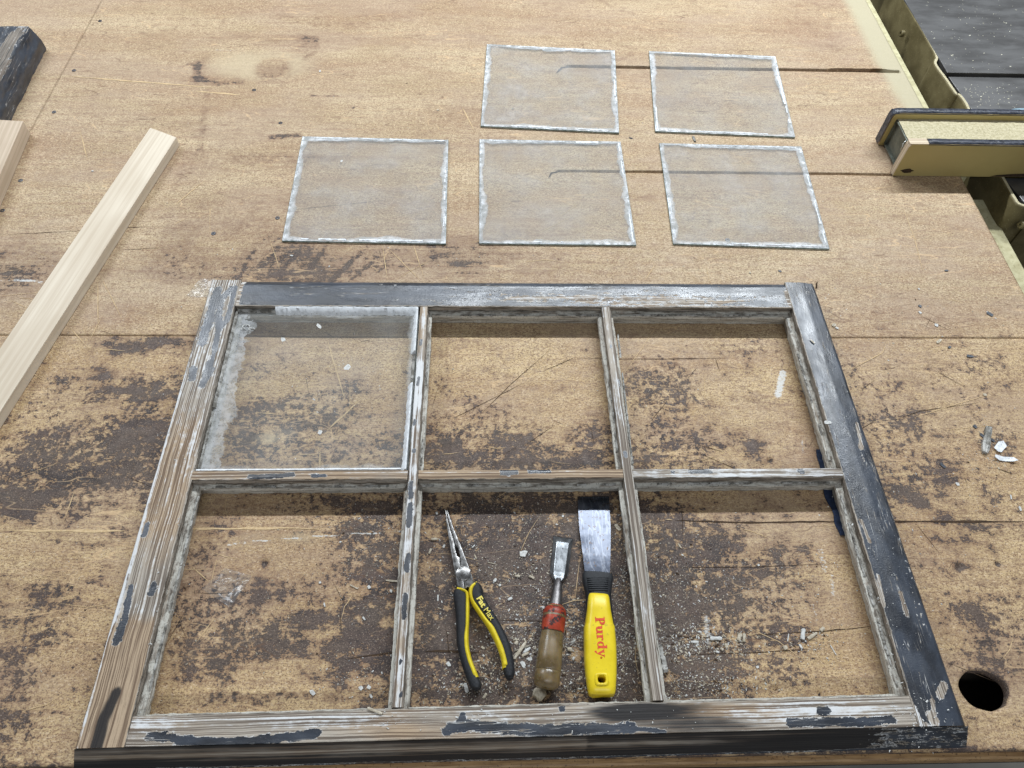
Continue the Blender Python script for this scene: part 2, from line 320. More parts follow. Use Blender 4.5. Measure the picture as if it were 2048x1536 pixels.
# ------------------------------------------------------------------ workbench
XR, YF = .811, .1015
SEAM_Y, SEAM_X = .635, -.7765
grooves = [(.150, .803, 1.283, 1.292), (.118, .700, .9835, .9895)]
HOLE = (.5330, .1597, .0239)
hd_ = lambda x, y: np.hypot((x - HOLE[0]) / 1.14, (y - HOLE[1]) / .86)      # the hole is worn oval
pits = [(365, 1178, .0045), (1122 * .3817 + 100, 1126, .0040), (1502, 784, .002), (1541, 920, .0035), (467, 1388, .002), (560, 1387, .0015), (1920, 1135, .0045), (1997, 1127, .0035), (1552, 1379, .0025), (1145, 1180, .0015), (427, 467, .0016), (707, 215, .0016), (1640, 1388, .002), (1147, 897, .0015)]
DARK = [(548, 138, 34, 20, .34), (430, 158, 50, 10, .16), (610, 95, 26, 26, .18), (398, 140, 10, 24, .3), (270, 102, 26, 9, .16), (470, 75, 160, 6, .10), (420, 130, 20, 40, .12), (480, 310, 330, 12, .10), (980, 235, 220, 12, .10), (700, 215, 260, 8, .07), (1640, 60, 40, 30, .12), (1700, 90, 60, 16, .12), (1150, 45, 300, 10, .10), (880, 140, 90, 14, .06), (1700, 215, 120, 8, .10), (560, 400, 120, 14, .12), (500, 440, 60, 20, .14), (380, 440, 30, 60, .14), (1480, 520, 300, 14, .10), (1560, 560, 60, 20, .10), (1100, 530, 200, 20, .13), (350, 250, 300, 8, .08), (1000, 275, 60, 6, .16), (820, 290, 40, 8, .1), (1450, 420, 60, 30, .05), (880, 330, 20, 60, .10), (1800, 640, 120, 14, .10), # px, py, rx, ry, strength   (left part first)
    (60, 960, 110, 60, .55), (170, 930, 120, 55, .60), (300, 900, 60, 90, .5), (60, 1010, 90, 25, .35), (250, 860, 60, 35, .5), (205, 770, 110, 25, .42), (290, 690, 110, 18, .60), (330, 790, 45, 30, .45), (100, 860, 60, 40, .3), (340, 960, 40, 60, .5),
    (40, 520, 90, 40, .32), (30, 560, 60, 30, .32), (20, 600, 60, 30, .25), (60, 1180, 90, 60, .22), (40, 1320, 60, 90, .22), (120, 1250, 60, 60, .16), (200, 1130, 70, 80, .18), (30, 1450, 60, 60, .2),
    (420, 1040, 60, 30, .22), (480, 1230, 130, 60, .30), (380, 1180, 60, 80, .35), (400, 1340, 60, 30, .48), (500, 1290, 90, 40, .35), (640, 1180, 90, 90, .16), (480, 1400, 90, 14, .35), (600, 1280, 60, 30, .25), (640, 1320, 60, 30, .15),
    (740, 1060, 60, 60, .60), (755, 1160, 50, 60, .65), (745, 1260, 60, 60, .65), (770, 1370, 60, 50, .5), (720, 1330, 50, 20, .4), (700, 1020, 60, 30, .25), (800, 1000, 60, 60, .4),
    (950, 1060, 110, 90, .62), (1000, 1180, 130, 110, .74), (900, 1300, 90, 100, .66), (1100, 1300, 150, 110, .72), (1240, 1200, 60, 150, .72), (1230, 1010, 60, 40, .55), (1000, 1000, 130, 22, .35), (1180, 1380, 130, 30, .6), (1100, 1100, 100, 90, .66), (960, 1390, 100, 20, .4),
    (1340, 1180, 100, 90, .70), (1330, 1320, 90, 80, .70), (1450, 1170, 80, 70, .45), (1480, 1300, 100, 40, .42), (1400, 1060, 90, 30, .22), (1500, 1090, 110, 50, .22), (1430, 1380, 80, 30, .48), (1310, 1010, 60, 20, .4), (1560, 1270, 70, 20, .3), (1590, 1160, 60, 60, .18), (1330, 1080, 60, 40, .45),
    (560, 880, 80, 60, .34), (600, 980, 130, 20, .2), (520, 760, 60, 50, .22), (640, 860, 90, 50, .32), (480, 690, 60, 40, .3), (700, 800, 90, 40, .16), (500, 870, 50, 60, .32), (760, 900, 60, 40, .26),
    (930, 880, 90, 50, .28), (1050, 900, 110, 40, .34), (1180, 880, 60, 50, .26), (1130, 780, 60, 16, .20), (880, 770, 60, 40, .16), (1000, 925, 180, 15, .28), (1140, 930, 90, 20, .28), (900, 900, 40, 40, .3),
    (1330, 890, 90, 50, .30), (1430, 910, 90, 40, .26), (1320, 760, 60, 40, .16), (1500, 900, 60, 30, .18), (1370, 780, 90, 60, .14), (1300, 820, 40, 90, .2), (1560, 860, 90, 60, .14),
    (1780, 840, 90, 22, .26), (1930, 880, 70, 25, .20), (1870, 960, 110, 40, .22), (1990, 740, 60, 40, .2), (1800, 980, 80, 30, .28), (1980, 1040, 70, 40, .2), (1920, 1060, 110, 25, .2), (1960, 1230, 60, 20, .3), (2000, 1280, 60, 50, .32), (1930, 1260, 60, 50, .16), (1740, 900, 30, 120, .16), (2010, 1340, 40, 30, .3), (1900, 800, 120, 60, .1),
    (700, 520, 260, 34, .20), (620, 530, 80, 40, .22), (930, 520, 60, 40, .16), (560, 500, 60, 26, .2), (340, 510, 60, 30, .2), (500, 560, 120, 16, .12)]
DLINES = [  # px points, half width m, strength
    ([(665, 560), (720, 505)], .0028, .42), ([(560, 545), (600, 500)], .0025, .36), ([(610, 550), (650, 495)], .0022, .32), ([(755, 515), (700, 560)], .0022, .3), ([(520, 540), (560, 490)], .002, .3), ([(475, 560), (505, 505)], .002, .28), ([(400, 300), (415, 180)], .004, .2), ([(330, 470), (350, 370), (400, 240)], .0035, .16),
    ([(543, 274), (598, 270)], .0042, .42), ([(392, 125), (395, 155), (430, 168), (480, 165)], .0050, .20), ([(410, 115), (450, 100), (560, 80)], .005, .07), ([(590, 72), (630, 75), (635, 100), (600, 125)], .004, .12), ([(375, 128), (400, 130)], .0018, .4),
    ([(1200, 0), (1240, 22), (1330, 40), (1380, 20), (1385, 0)], .004, .14), ([(1225, 125), (1262, 110), (1262, 93), (1200, 88)], .003, .12), ([(1985, 1200), (2048, 1195)], .004, .4), ([(300, 1100), (100, 1080), (0, 1060)], .0012, .3),
    ([(1700, 985), (1760, 984), (1850, 950), (1960, 930)], .0012, .30), ([(845, 1305), (900, 1303)], .0018, .6), ([(620, 190), (680, 193)], .0012, .5)]
PALE = [(520, 130, 118, 34, .62), (545, 135, 30, 18, -.5), (1280, 5, 90, 18, .4), (1480, 180, 60, 40, .2), (160, 320, 60, 30, .3), (520, 1075, 90, 20, .35), (640, 1075, 60, 40, .3), (1720, 770, 60, 40, .2), (1900, 700, 160, 70, .1), (620, 1330, 110, 30, .25), (1440, 1090, 60, 60, .1), (560, 870, 40, 20, .4), (520, 880, 30, 14, .3), (130, 790, 90, 60, .2), (1480, 620, 80, 40, .15)]
def table_attrs(x, y):
    b = fbm(x, y, 5, 7, 4, 3); s = fbm(x, y, 3.5, 26, 4, 9); sp = fbm(x, y, 34, 34, 3, 21)
    low = np.clip((SEAM_Y - y) / .05, 0, 1)
    dark = .06 * (b - .5) + np.where(low > 0, .50 * (fbm(x, y, 9, 13, 4, 31) - .46), .30 * (s - .58)) + .12 * (sp - .5)
    for px, py, rx, ry, k in DARK: dark = np.maximum(dark, 0) * .0 + dark + k * blob(x, y, px, py, rx, ry, 0, 1.2) * (.55 + .9 * fbm(x, y, 22, 28, 3, 41 + (px % 17)))
    for pts, r, k in DLINES: dark = dark + k * (1.5 if pts[0][1] < 330 else .75) * np.minimum(1, 2 * line_mask(x, y, pts, r)) * (.4 + 1.0 * fbm(x, y, 60, 60, 2, 77))
    dark = dark + .30 * np.clip(fbm(x, y, 2.6, 11, 5, 140) - .5, 0, 1) * 2 * (y > SEAM_Y) + .55 * (blob(x, y, 1080, 1200, 190, 180, 0, 2.) + blob(x, y, 1330, 1230, 90, 150, 0, 2.))
    pale = np.zeros_like(x)
    for px, py, rx, ry, k in PALE: pale = pale + k * blob(x, y, px, py, rx, ry, 0, 2.)
    tint = np.clip(1.25 * (fbm(x, y, 4, 22, 4, 55) - .42) + .3 * (fbm(x, y, 2.2, 3, 2, 60) - .5), 0, 1)
    for px, py, rx, ry, k in [(90, 290, 60, 30, .3), (350, 330, 40, 30, .5), (250, 640, 60, 20, .45), (1400, 200, 100, 20, .35), (1850, 640, 120, 40, .15), (1700, 700, 100, 40, .3), (1650, 930, 50, 90, .6), (360, 1200, 60, 60, .5), (760, 1330, 60, 40, .4), (1620, 60, 60, 60, .4), (800, 15, 300, 30, .35), (1850, 1050, 60, 60, .25), (1960, 930, 90, 40, .2), (1800, 360, 100, 20, .5), (1850, 1160, 100, 60, .2)]:
        tint = tint + k * blob(x, y, px, py, rx, ry, 0, 1.)
    dust = np.clip((x - .745) / .06, 0, 1) * np.clip((y - 1.02) / .1, 0, 1) * .9 + .5 * np.clip((x - .55) / .3, 0, 1) * np.clip((y - 1.0) / .3, 0, 1) * fbm(x, y, 5, 14, 3, 71)
    dust = dust + .35 * np.exp(-((y - .955) / .02) ** 2) * np.clip((x - .45) / .2, 0, 1) * 0
    chalk = np.zeros_like(x)
    for pts, r, k in [([(1566, 745), (1556, 790)], .0042, .75), ([(1640, 1100), (1650, 1140)], .003, .5), ([(1664, 1150), (1666, 1190)], .0022, .55), ([(1600, 1075), (1600, 1130)], .003, .3), ([(1486, 1120), (1486, 1160)], .003, .35), ([(1455, 1150), (1450, 1170)], .0035, .4), ([(1412, 1235), (1418, 1280)], .003, .4), ([(1545, 1060), (1300, 1062)], .0008, .0), ([(455, 1090), (490, 1084)], .0015, .6), ([(500, 1083), (640, 1072), (800, 1063)], .0008, .75), ([(430, 100), (470, 101)], .0014, .6), ([(0, 560), (60, 562), (100, 567)], .0012, .5), ([(30, 558), (85, 562)], .0018, .5), ([(1625, 1210), (1636, 1240)], .0016, .5), ([(1560, 920), (1570, 935)], .002, .4), ([(1605, 880), (1606, 905)], .0016, .5), ([(1380, 1060), (1395, 1062)], .003, .4)]:
        chalk = chalk + k * np.minimum(1, 1.6 * line_mask(x, y, pts, r))
    chalk = chalk + .3 * blob(x, y, 1130, 1290, 180, 90) + .25 * blob(x, y, 1350, 1290, 130, 50) + .2 * blob(x, y, 1040, 1180, 120, 90)
    for px, py, r in pits:
        c = at(px, py); dark = dark + 1.1 * np.exp(-((x - c.x) ** 2 + (y - c.y) ** 2) / (r * .9) ** 2)  # shade inside each pit is put into the colour
    dh = hd_(x, y); dark = dark + .1 * np.clip(1 - (dh - HOLE[2]) / .006, 0, 1) * (dh < .04)
    dark = dark + .5 * np.clip(1 - np.abs(y - YF) / .004, 0, 1)
    return dark, pale, np.clip(tint, 0, 1), dust, chalk
def grid_lines(a, b, step, keep=()):
    g = list(np.linspace(a, b, max(2, int(round((b - a) / step)) + 1)))
    for k in keep:
        if a < k < b:
            i = int(np.argmin([abs(v - k) for v in g])); g[i] = k
    return np.array(sorted(set(g)))
def board(name, x0, x1, y0, y1, step, parent, thick=.012, edgewob=0.):
    kx = [v for gr in grooves for v in gr[:2]]; ky = [v for gr in grooves for v in gr[2:]]
    ingr = [gr for gr in grooves if gr[2] > y0 and gr[3] < y1 and gr[0] > x0]
    gx = grid_lines(x0, x1, step, kx if ingr else ()); gy = grid_lines(y0, y1, step, ky if ingr else ())
    nx, ny = len(gx), len(gy); X, Y = np.meshgrid(gx, gy)
    Z = np.zeros_like(X) + .0006 * (fbm(X, Y, 6, 6, 2, 5) - .5) - .0003
    idx = np.arange(nx * ny).reshape(ny, nx)
    Q = np.stack([idx[:-1, :-1], idx[:-1, 1:], idx[1:, 1:], idx[1:, :-1]], -1).reshape(-1, 4)
    cx = (X[:-1, :-1] + X[1:, 1:]).ravel() / 2; cy = (Y[:-1, :-1] + Y[1:, 1:]).ravel() / 2
    drop = np.zeros(len(Q), bool)
    for g_ in ingr: drop |= (cx > g_[0]) & (cx < g_[1]) & (cy > g_[2]) & (cy < g_[3])
    hole = hd_(cx, cy) < HOLE[2]
    X, Y = X.copy(), Y.copy()
    for g_ in ingr:                                     # ragged edges of the sawn grooves
        for yy, sgn in ((g_[2], -1), (g_[3], 1)):
            r_ = int(np.argmin(abs(gy - yy))); s_ = (gx >= g_[0]) & (gx <= g_[1])
            wob = .0022 * (fbm(gx, gx * 0, 30, 30, 3, 13 + r_) - .5)
            if sgn > 0 and g_[2] > 1.2: wob = wob + .004 * np.clip((gx - .66) / .01, 0, 1) * np.clip((.79 - gx) / .02, 0, 1)
            Y[r_, s_] += wob[s_]
    if hole.any():
        used = np.zeros(nx * ny, bool); used[Q[hole].ravel()] = True; keepv = np.zeros(nx * ny, bool); keepv[Q[~hole].ravel()] = True
        rim = (used & keepv).reshape(ny, nx); dx, dy = X - HOLE[0], Y - HOLE[1]; d = hd_(X, Y) + 1e-9
        ang = np.arctan2(dy, dx); rr = HOLE[2] * (1 + .02 * np.sin(3 * ang + 1) + .015 * np.sin(7 * ang))
        X = np.where(rim, HOLE[0] + dx / d * rr, X); Y = np.where(rim, HOLE[1] + dy / d * rr, Y)
    for px, py, r in pits:
        c = at(px, py)
        if x0 < c.x < x1 and y0 < c.y < y1:
            d = np.hypot(X - c.x, Y - c.y); Z = Z - .006 * np.clip(1 - d / max(r * 1.3, step * .9), 0, 1)
    if edgewob: Y[0] += edgewob * (fbm(gx, gx * 0, 25, 25, 3, 8) - .5)
    rest = ~(drop | hole)
    V = np.stack([X.ravel(), Y.ravel(), Z.ravel()], -1); nv = len(V)
    Vb = V.copy(); Vb[:, 2] = -thick
    Q = Q[rest]
    e = np.concatenate([Q[:, [0, 1]], Q[:, [1, 2]], Q[:, [2, 3]], Q[:, [3, 0]]]); key = e[:, 0].astype(np.int64) * nv + e[:, 1]; rev = e[:, 1].astype(np.int64) * nv + e[:, 0]
    bnd = e[~np.isin(key, rev)]
    W_ = np.stack([bnd[:, 1], bnd[:, 0], bnd[:, 0] + nv, bnd[:, 1] + nv], -1)
    allV = np.concatenate([V, Vb]); allQ = np.concatenate([Q, W_]); 
    for g_ in ingr: link('groove_bottom', mesh('groove_bottom', [(g_[0], g_[2] - .003, -.009), (g_[1], g_[2] - .003, -.009), (g_[1], g_[3] + .003, -.009), (g_[0], g_[3] + .003, -.009)], [(0, 1, 2, 3)]), M_GROOVE, parent)
    usedv = np.unique(allQ); mp = np.zeros(len(allV), int); mp[usedv] = np.arange(len(usedv)); allV = allV[usedv]; allQ = mp[allQ]
    me = npmesh(name, allV, allQ)
    at_ = table_attrs(allV[:, 0], allV[:, 1])
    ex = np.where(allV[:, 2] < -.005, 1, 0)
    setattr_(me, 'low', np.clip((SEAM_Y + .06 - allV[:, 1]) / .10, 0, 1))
    for nme, a in zip(('dark', 'pale', 'tint', 'dust', 'chalk'), at_): setattr_(me, nme, a + (ex * (.5 + 3 * (np.hypot(allV[:, 0] - HOLE[0], allV[:, 1] - HOLE[1]) < .03)) if nme == 'dark' else 0))  # hole wall coloured almost black in place of its shade
    return link(name, me, M_TABLE, parent)
bench = empty('workbench', (0, .8, 0), 'worn brown hardboard workbench top with dark stains that everything lies on', 'workbench')
G = .0007
board('table_board', -1.3, .808, YF, SEAM_Y - G, .0027, bench, edgewob=.0012)
b2 = board('table_board', SEAM_X + G, XR, SEAM_Y + G, 1.62, .0033, bench)
board('table_board', -1.3, SEAM_X - G, SEAM_Y + G, 1.62, .004, bench)
# front edge strip, dark gap and scrap boards below the near edge
M_EDGE = mat_simple('oiled_edge_wood', (.25, .14, .06), (.42, .26, .12), 30, .55, stretch=(1, 14, 14), speck=(300, .6, (.08, .045, .025), .7))
M_UNDER = mat_simple('under_shade_black', (.012, .010, .008), (.03, .022, .016), 40, .9)  # near black colour stands in for the shade below the bench
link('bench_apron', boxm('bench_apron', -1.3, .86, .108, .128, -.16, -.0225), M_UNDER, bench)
link('added_dark_box', boxm('added_dark_box', -1.25, .58, .2, 1.6, -.8, -.2), M_UNDER, bench)  # added filler, stops light leaking in below so the hole looks black
link('added_dark_box', boxm('added_dark_box', .3, .599, .1285, .6, -.199, -.06), M_UNDER, bench)  # second added filler, a black backing right under the hole
es = link('edge_strip', boxm('edge_strip', -1.3, .9, .0945, .1075, -.034, -.012, .003), M_EDGE, bench)
link('bench_ledge', boxm('bench_ledge', .60, .885, .10, .985, -.075, -.052), mat_simple('dusty_ledge', (.40, .36, .21), (.52, .48, .30), 60, .9, bump=.5, speck=(220, .6, (.28, .24, .13))), bench)
link('bench_ledge', boxm('bench_ledge', .8112, .824, .9855, 1.62, -.04, -.0035), None, bench).data.materials.append(bpy.data.materials['dusty_ledge'])
for k, (x0, x1) in enumerate([(-.16, .035), (.037, .12)]):
    tag(link('scrap_board', boxm('scrap_board', x0, x1, -.05, .0985 + .001 * k, -.075, -.055, .002), M_EDGE), ['wide light scrap board lying under the near edge of the bench', 'narrow scrap board lying beside the wider one under the bench edge'][k], 'board', 'scrap boards under the bench edge')
tag(link('floor', boxm('floor', -4, 4, -3, 6, -.9, -.85), mat_simple('workshop_floor', (.10, .09, .08), (.16, .15, .13), 3, .8)), kind='structure')
# scratches and cracks laid into the surface as thin slivers
def slivers(name, items, mat, z=.00025, parent=bench):
    V, F = [], []
    for pts, wd, wob in items:
        P = []
        for p, q in zip(pts, pts[1:]):
            n = max(2, int((q - p).length / .012))
            P += [p.lerp(q, i / n) for i in range(n)]
        P.append(pts[-1]); k0 = len(V)
        for i, p in enumerate(P):
            d = P[min(i + 1, len(P) - 1)] - P[max(i - 1, 0)]; sd = Vector((-d.y, d.x, 0)).normalized()
            taper = min(1, .15 + 4 * min(i, len(P) - 1 - i) / len(P)); ww = wd * .5 * taper * rnd.uniform(.45, 1.2); c = p + sd * rnd.uniform(-wob, wob)
            V += [Vector((c.x, c.y, z)) + sd * ww, Vector((c.x, c.y, z)) - sd * ww]
        F += [(k0 + 2 * i, k0 + 2 * i + 1, k0 + 2 * i + 3, k0 + 2 * i + 2) for i in range(len(P) - 1)]
    return tag(link(name, mesh(name, V, F), mat, parent), kind='stuff')
L_ = lambda *p: [at(a, b, 0).copy() for a, b in p]
light = [(L_((130, 152), (360, 170), (430, 176)), .0035, .0004), (L_((390, 182), (480, 190)), .004, .0004), (L_((315, 220), (400, 220)), .0008, .0002), (L_((160, 260), (175, 320)), .0016, .0003),
    (L_((655, 680), (672, 740), (690, 800)), .0022, .0003), (L_((640, 900), (640, 940)), .0025, .0004), (L_((655, 860), (720, 800)), .003, .0005), (L_((510, 825), (560, 828)), .0016, .0003), (L_((700, 755), (700, 830)), .001, .0002),
    (L_((205, 630), (175, 690)), .001, .0002), (L_((140, 655), (180, 700)), .001, .0002), (L_((196, 565), (196, 650)), .0012, .0002), (L_((205, 560), (245, 640)), .0012, .0002), (L_((20, 600), (58, 618)), .0014, .0003), (L_((0, 592), (90, 584), (200, 584)), .0009, .0002), (L_((100, 515), (60, 500)), .001, .0002),
    (L_((0, 1061), (120, 1062), (250, 1062)), .0035, .0005), (L_((300, 1058), (560, 1056), (640, 1058)), .003, .0006), (L_((430, 1235), (392, 1285)), .0014, .0002), (L_((150, 980), (125, 1050)), .0012, .0002), (L_((380, 1130), (420, 1165)), .0012, .0002),
    (L_((1330, 1038), (1345, 1040)), .002, .0005), (L_((1780, 400), (1808, 420), (1830, 480), (1845, 540)), .0012, .0002), (L_((1700, 740), (1765, 705), (1775, 678)), .0014, .0002), (L_((1830, 835), (1900, 812), (1975, 790)), .0011, .0002), (L_((1520, 735), (1640, 742)), .0009, .0002),
    (L_((420, 412), (420, 470)), .0012, .0002), (L_((410, 360), (350, 410)), .0016, .0004), (L_((1350, 600), (1240, 760)), .0008, .0003), (L_((820, 470), (850, 560)), .0012, .0003), (L_((840, 560), (780, 500)), .0012, .0002), (L_((860, 520), (790, 560)), .001, .0002), (L_((765, 490), (775, 560)), .001, .0002), (L_((925, 215), (950, 265)), .0022, .0004), (L_((560, 540), (540, 480)), .0008, .0002), (L_((1310, 530), (1290, 560)), .001, .0002),
    (L_((1150, 430), (1070, 470)), .0012, .0002), (L_((1110, 440), (1160, 405)), .001, .0002), (L_((960, 330), (1120, 370)), .0009, .0002), (L_((1430, 325), (1560, 330)), .0006, .0002), (L_((1890, 860), (1990, 850)), .001, .0002), (L_((1640, 1050), (1700, 1050)), .0016, .0005)]
for _ in range(110):
    px, py = rnd.uniform(0, 2048), rnd.uniform(300, 1480); a = rnd.gauss(0, .5) if rnd.random() < .5 else rnd.uniform(0, 3.14); L = rnd.uniform(.01, .07)
    c = at(px, py, 0).copy()
    if YF + .03 < c.y < 1.5 and -1.2 < c.x < .78:
        e = Vector((math.cos(a) * L, math.sin(a) * L, 0)); b_ = Vector((-e.y, e.x, 0)) * rnd.uniform(-.1, .1)
        if c.x + e.x < .79 and YF + .01 < c.y + e.y: light.append(([c, c + e * .5 + b_, c + e], rnd.uniform(.0004, .0009), .0002))
slivers('light_scratch', light, M_SCR)
darkl = [(L_((1142, 133), (1124, 135), (1112, 147)), .0045, .0004), (L_((1122, 342), (1103, 346), (1097, 357)), .0045, .0004), (L_((240, 500), (330, 495)), .0008, .0003), (L_((1350, 1040), (1460, 1045), (1700, 1043)), .0024, .0005), (L_((1705, 1043), (2047, 1043)), .0028, .0003), (L_((850, 1303), (900, 1302), (960, 1306)), .0026, .0007), (L_((1330, 1272), (1400, 1276), (1430, 1272)), .0022, .0008), (L_((1500, 1270), (1650, 1262), (1740, 1253)), .0012, .0004), (L_((1000, 1240), (1110, 1243), (1170, 1236)), .0009, .0004), (L_((1330, 1310), (1500, 1306), (1640, 1297)), .0009, .0003), (L_((690, 1320), (760, 1308), (800, 1306)), .0016, .0008), (L_((1300, 1135), (1500, 1134), (1700, 1126)), .0007, .0002),
    (L_((1000, 610), (960, 650)), .0006, .0001), (L_((1100, 700), (1020, 770), (960, 830)), .0008, .0003), (L_((1150, 715), (1080, 745)), .0007, .0002), (L_((900, 840), (980, 800), (1050, 765)), .0007, .0002), (L_((1155, 716), (1240, 718), (1330, 718), (1450, 716)), .0009, .0001), (L_((1430, 715), (1440, 745)), .0008, .0001), (L_((1870, 740), (1930, 775)), .0006, .0002), (L_((1790, 840), (1840, 822), (1960, 805)), .0008, .0002), (L_((1395, 905), (1500, 950)), .0007, .0002), (L_((580, 420), (780, 400)), .0006, .0002), (L_((0, 470), (150, 462), (250, 455), (340, 452)), .0008, .0003), (L_((610, 745), (620, 800)), .0006, .0001), (L_((1050, 890), (1110, 850)), .0007, .0002), (L_((2030, 950), (1990, 935)), .001, .0003)]
for _ in range(60):
    px, py = rnd.uniform(0, 2048), rnd.uniform(500, 1450); a = rnd.uniform(0, 3.14); L = rnd.uniform(.008, .05); c = at(px, py, 0).copy()
    e = Vector((math.cos(a) * L, math.sin(a) * L, 0))
    if YF + .06 < c.y and -1.2 < c.x < .72: darkl.append(([c, c + e], rnd.uniform(.0004, .0008), .0003))
slivers('dark_crack', darkl, M_CRK, .00022)
# countersunk screws
M_SCREW = mat_simple('tarnished_screw', (.05, .05, .055), (.14, .14, .15), 900, .45, .8)
def lathe(name, prof, n=20, loc=(0, 0, 0)):
    V, F = [], []
    for r, z in prof:
        V += [(loc[0] + r * math.cos(2 * math.pi * k / n), loc[1] + r * math.sin(2 * math.pi * k / n), loc[2] + z) for k in range(n)]
    for i in range(len(prof) - 1): F += [(i * n + k, i * n + (k + 1) % n, (i + 1) * n + (k + 1) % n, (i + 1) * n + k) for k in range(n)]
    F.append(tuple(range((len(prof) - 1) * n, len(prof) * n)))
    return mesh(name, V, F)
sm = lathe('screw', [(.0036, 0), (.0036, .0003), (.0032, .0007), (.0014, .0007), (.0012, -.0004), (.0002, -.0006)])
for px, py in [(508, 180), (427, 467), (108, 224), (148, 141), (41, 361), (5, 421), (561, 246), (200, 42), (555, 436), (1455, 480)]:
    o = link('screw', sm, M_SCREW); o.location = at(px, py, 0); o.parent = bench; o.matrix_parent_inverse = Matrix.Translation(bench.location).inverted()

# ------------------------------------------------------------------ table saw behind the bench, with its fence
M_CAST = mat_simple('olive_cast_iron', (.105, .082, .032), (.17, .138, .062), 25, .55, bump=.3, speck=(420, .62, (.42, .37, .2), .5))
M_STEEL = mat_simple('dull_steel_top', (.085, .082, .08), (.15, .147, .145), 9, .38, .5, .15, stretch=(1, 3, 1), speck=(200, .70, (.40, .40, .37), .6))
M_DUST = mat_simple('sawdust', (.42, .37, .23), (.56, .50, .34), 260, .95, bump=1., speck=(500, .6, (.36, .31, .18), .6), bd=.002)
saw = empty('table_saw', (1., 1.2, -.3), 'olive cast iron table saw with dull steel top and dusty rim beside the bench', 'table saw')
# rim of the casting: a wavy edge in plan
rim = crom([at(*p, -.002) for p in [(1790, -40), (1808, 0), (1849, 71), (1871, 112), (1869, 129), (1890, 159), (1910, 188), (1918, 192), (1934, 216), (1965, 290), (2006, 361), (2026, 396), (2040, 411), (2075, 414), (2200, 410)]], 5)
V, F = [], []
for i, p in enumerate(rim):
    a = rim[max(i - 1, 0)]; b = rim[min(i + 1, len(rim) - 1)]; d = (b - a).normalized(); n = Vector((-d.y, d.x, 0))   # n points to the saw's inside
    foot = p - n * .006
    V += [Vector((foot.x, foot.y, -.30)), Vector((p.x, p.y, -.003)) - n * .003, Vector((p.x, p.y, 0)) - n * .0012, Vector((p.x, p.y, 0)) + n * .0035, Vector((p.x, p.y, -.004)) + n * .0045, Vector((p.x, p.y, -.03)) + n * .006]
for i in range(len(rim) - 1):
    for k in range(5): a = i * 6 + k; F.append((a, a + 1, a + 7, a + 6))
me = mesh('side_casting', V, F)
me.materials.append(M_CAST); me.materials.append(M_DUST)
for i, f in enumerate(me.polygons): f.material_index = 1 if i % 5 in (2,) else 0
link('side_casting', me, None, saw, 60)
link('inner_casting', boxm('inner_casting', .915, 1.6, .905, 1.9, -.3, -.022), M_CAST, saw)
for (ax, ay), (bx, by), y1 in [((1895, 145), (2200, 152), 1.75), ]:
    p = at(ax, ay, .001); link('steel_plate', boxm('steel_plate', p.x, 1.6, p.y, y1, -.014, .001, .0012), M_STEEL, saw)
p = at(1897, 153, -.002); q = at(1943, 216, -.002)
link('steel_plate', prism('steel_plate', [(p.x, p.y), (q.x, q.y - .02), (q.x + .03, .99), (1.6, .99), (1.6, p.y)], -.014, -.002, .001), M_STEEL, saw)
p = at(2012, 362, -.003)
link('steel_plate', prism('steel_plate', [(p.x, .985), (p.x + .012, .915), (p.x + .04, .895), (1.6, .895), (1.6, .985)], -.014, -.003, .001), M_STEEL, saw)
bl = lathe('casting_bolt', [(.0068, -.004), (.0068, .0015), (.0055, .003), (.0025, .003), (.002, .0005), (.0002, .0004)])
for px, py in [(1803, 67), (1824, 60), (1853, 119), (1859, 140), (1907, 205), (2023, 424), (2043, 450)]:
    c = at(px, py, -.028); o = link('casting_bolt', bl, M_CAST, None); o.location = (c.x, c.y, c.z); o.rotation_euler = (0, R(-80), 0)
    o.parent = saw; o.matrix_parent_inverse = Matrix.Translation(saw.location).inverted()
c = at(2046, 226, .02)
link('lock_knob', loft('lock_knob', [(Vector((c.x - .03 + .03 * (1 - math.cos(t)), c.y, .012)), .018 * math.sin(t) + .0005, .012 * math.sin(t) + .0005) for t in np.linspace(0.05, 1.57, 7)] + [(Vector((c.x + .05, c.y, .012)), .0185, .0125)], 18, 2), mat_simple('pale_blue_plastic', (.20, .29, .35), (.28, .38, .44), 40, .5), saw, 60)

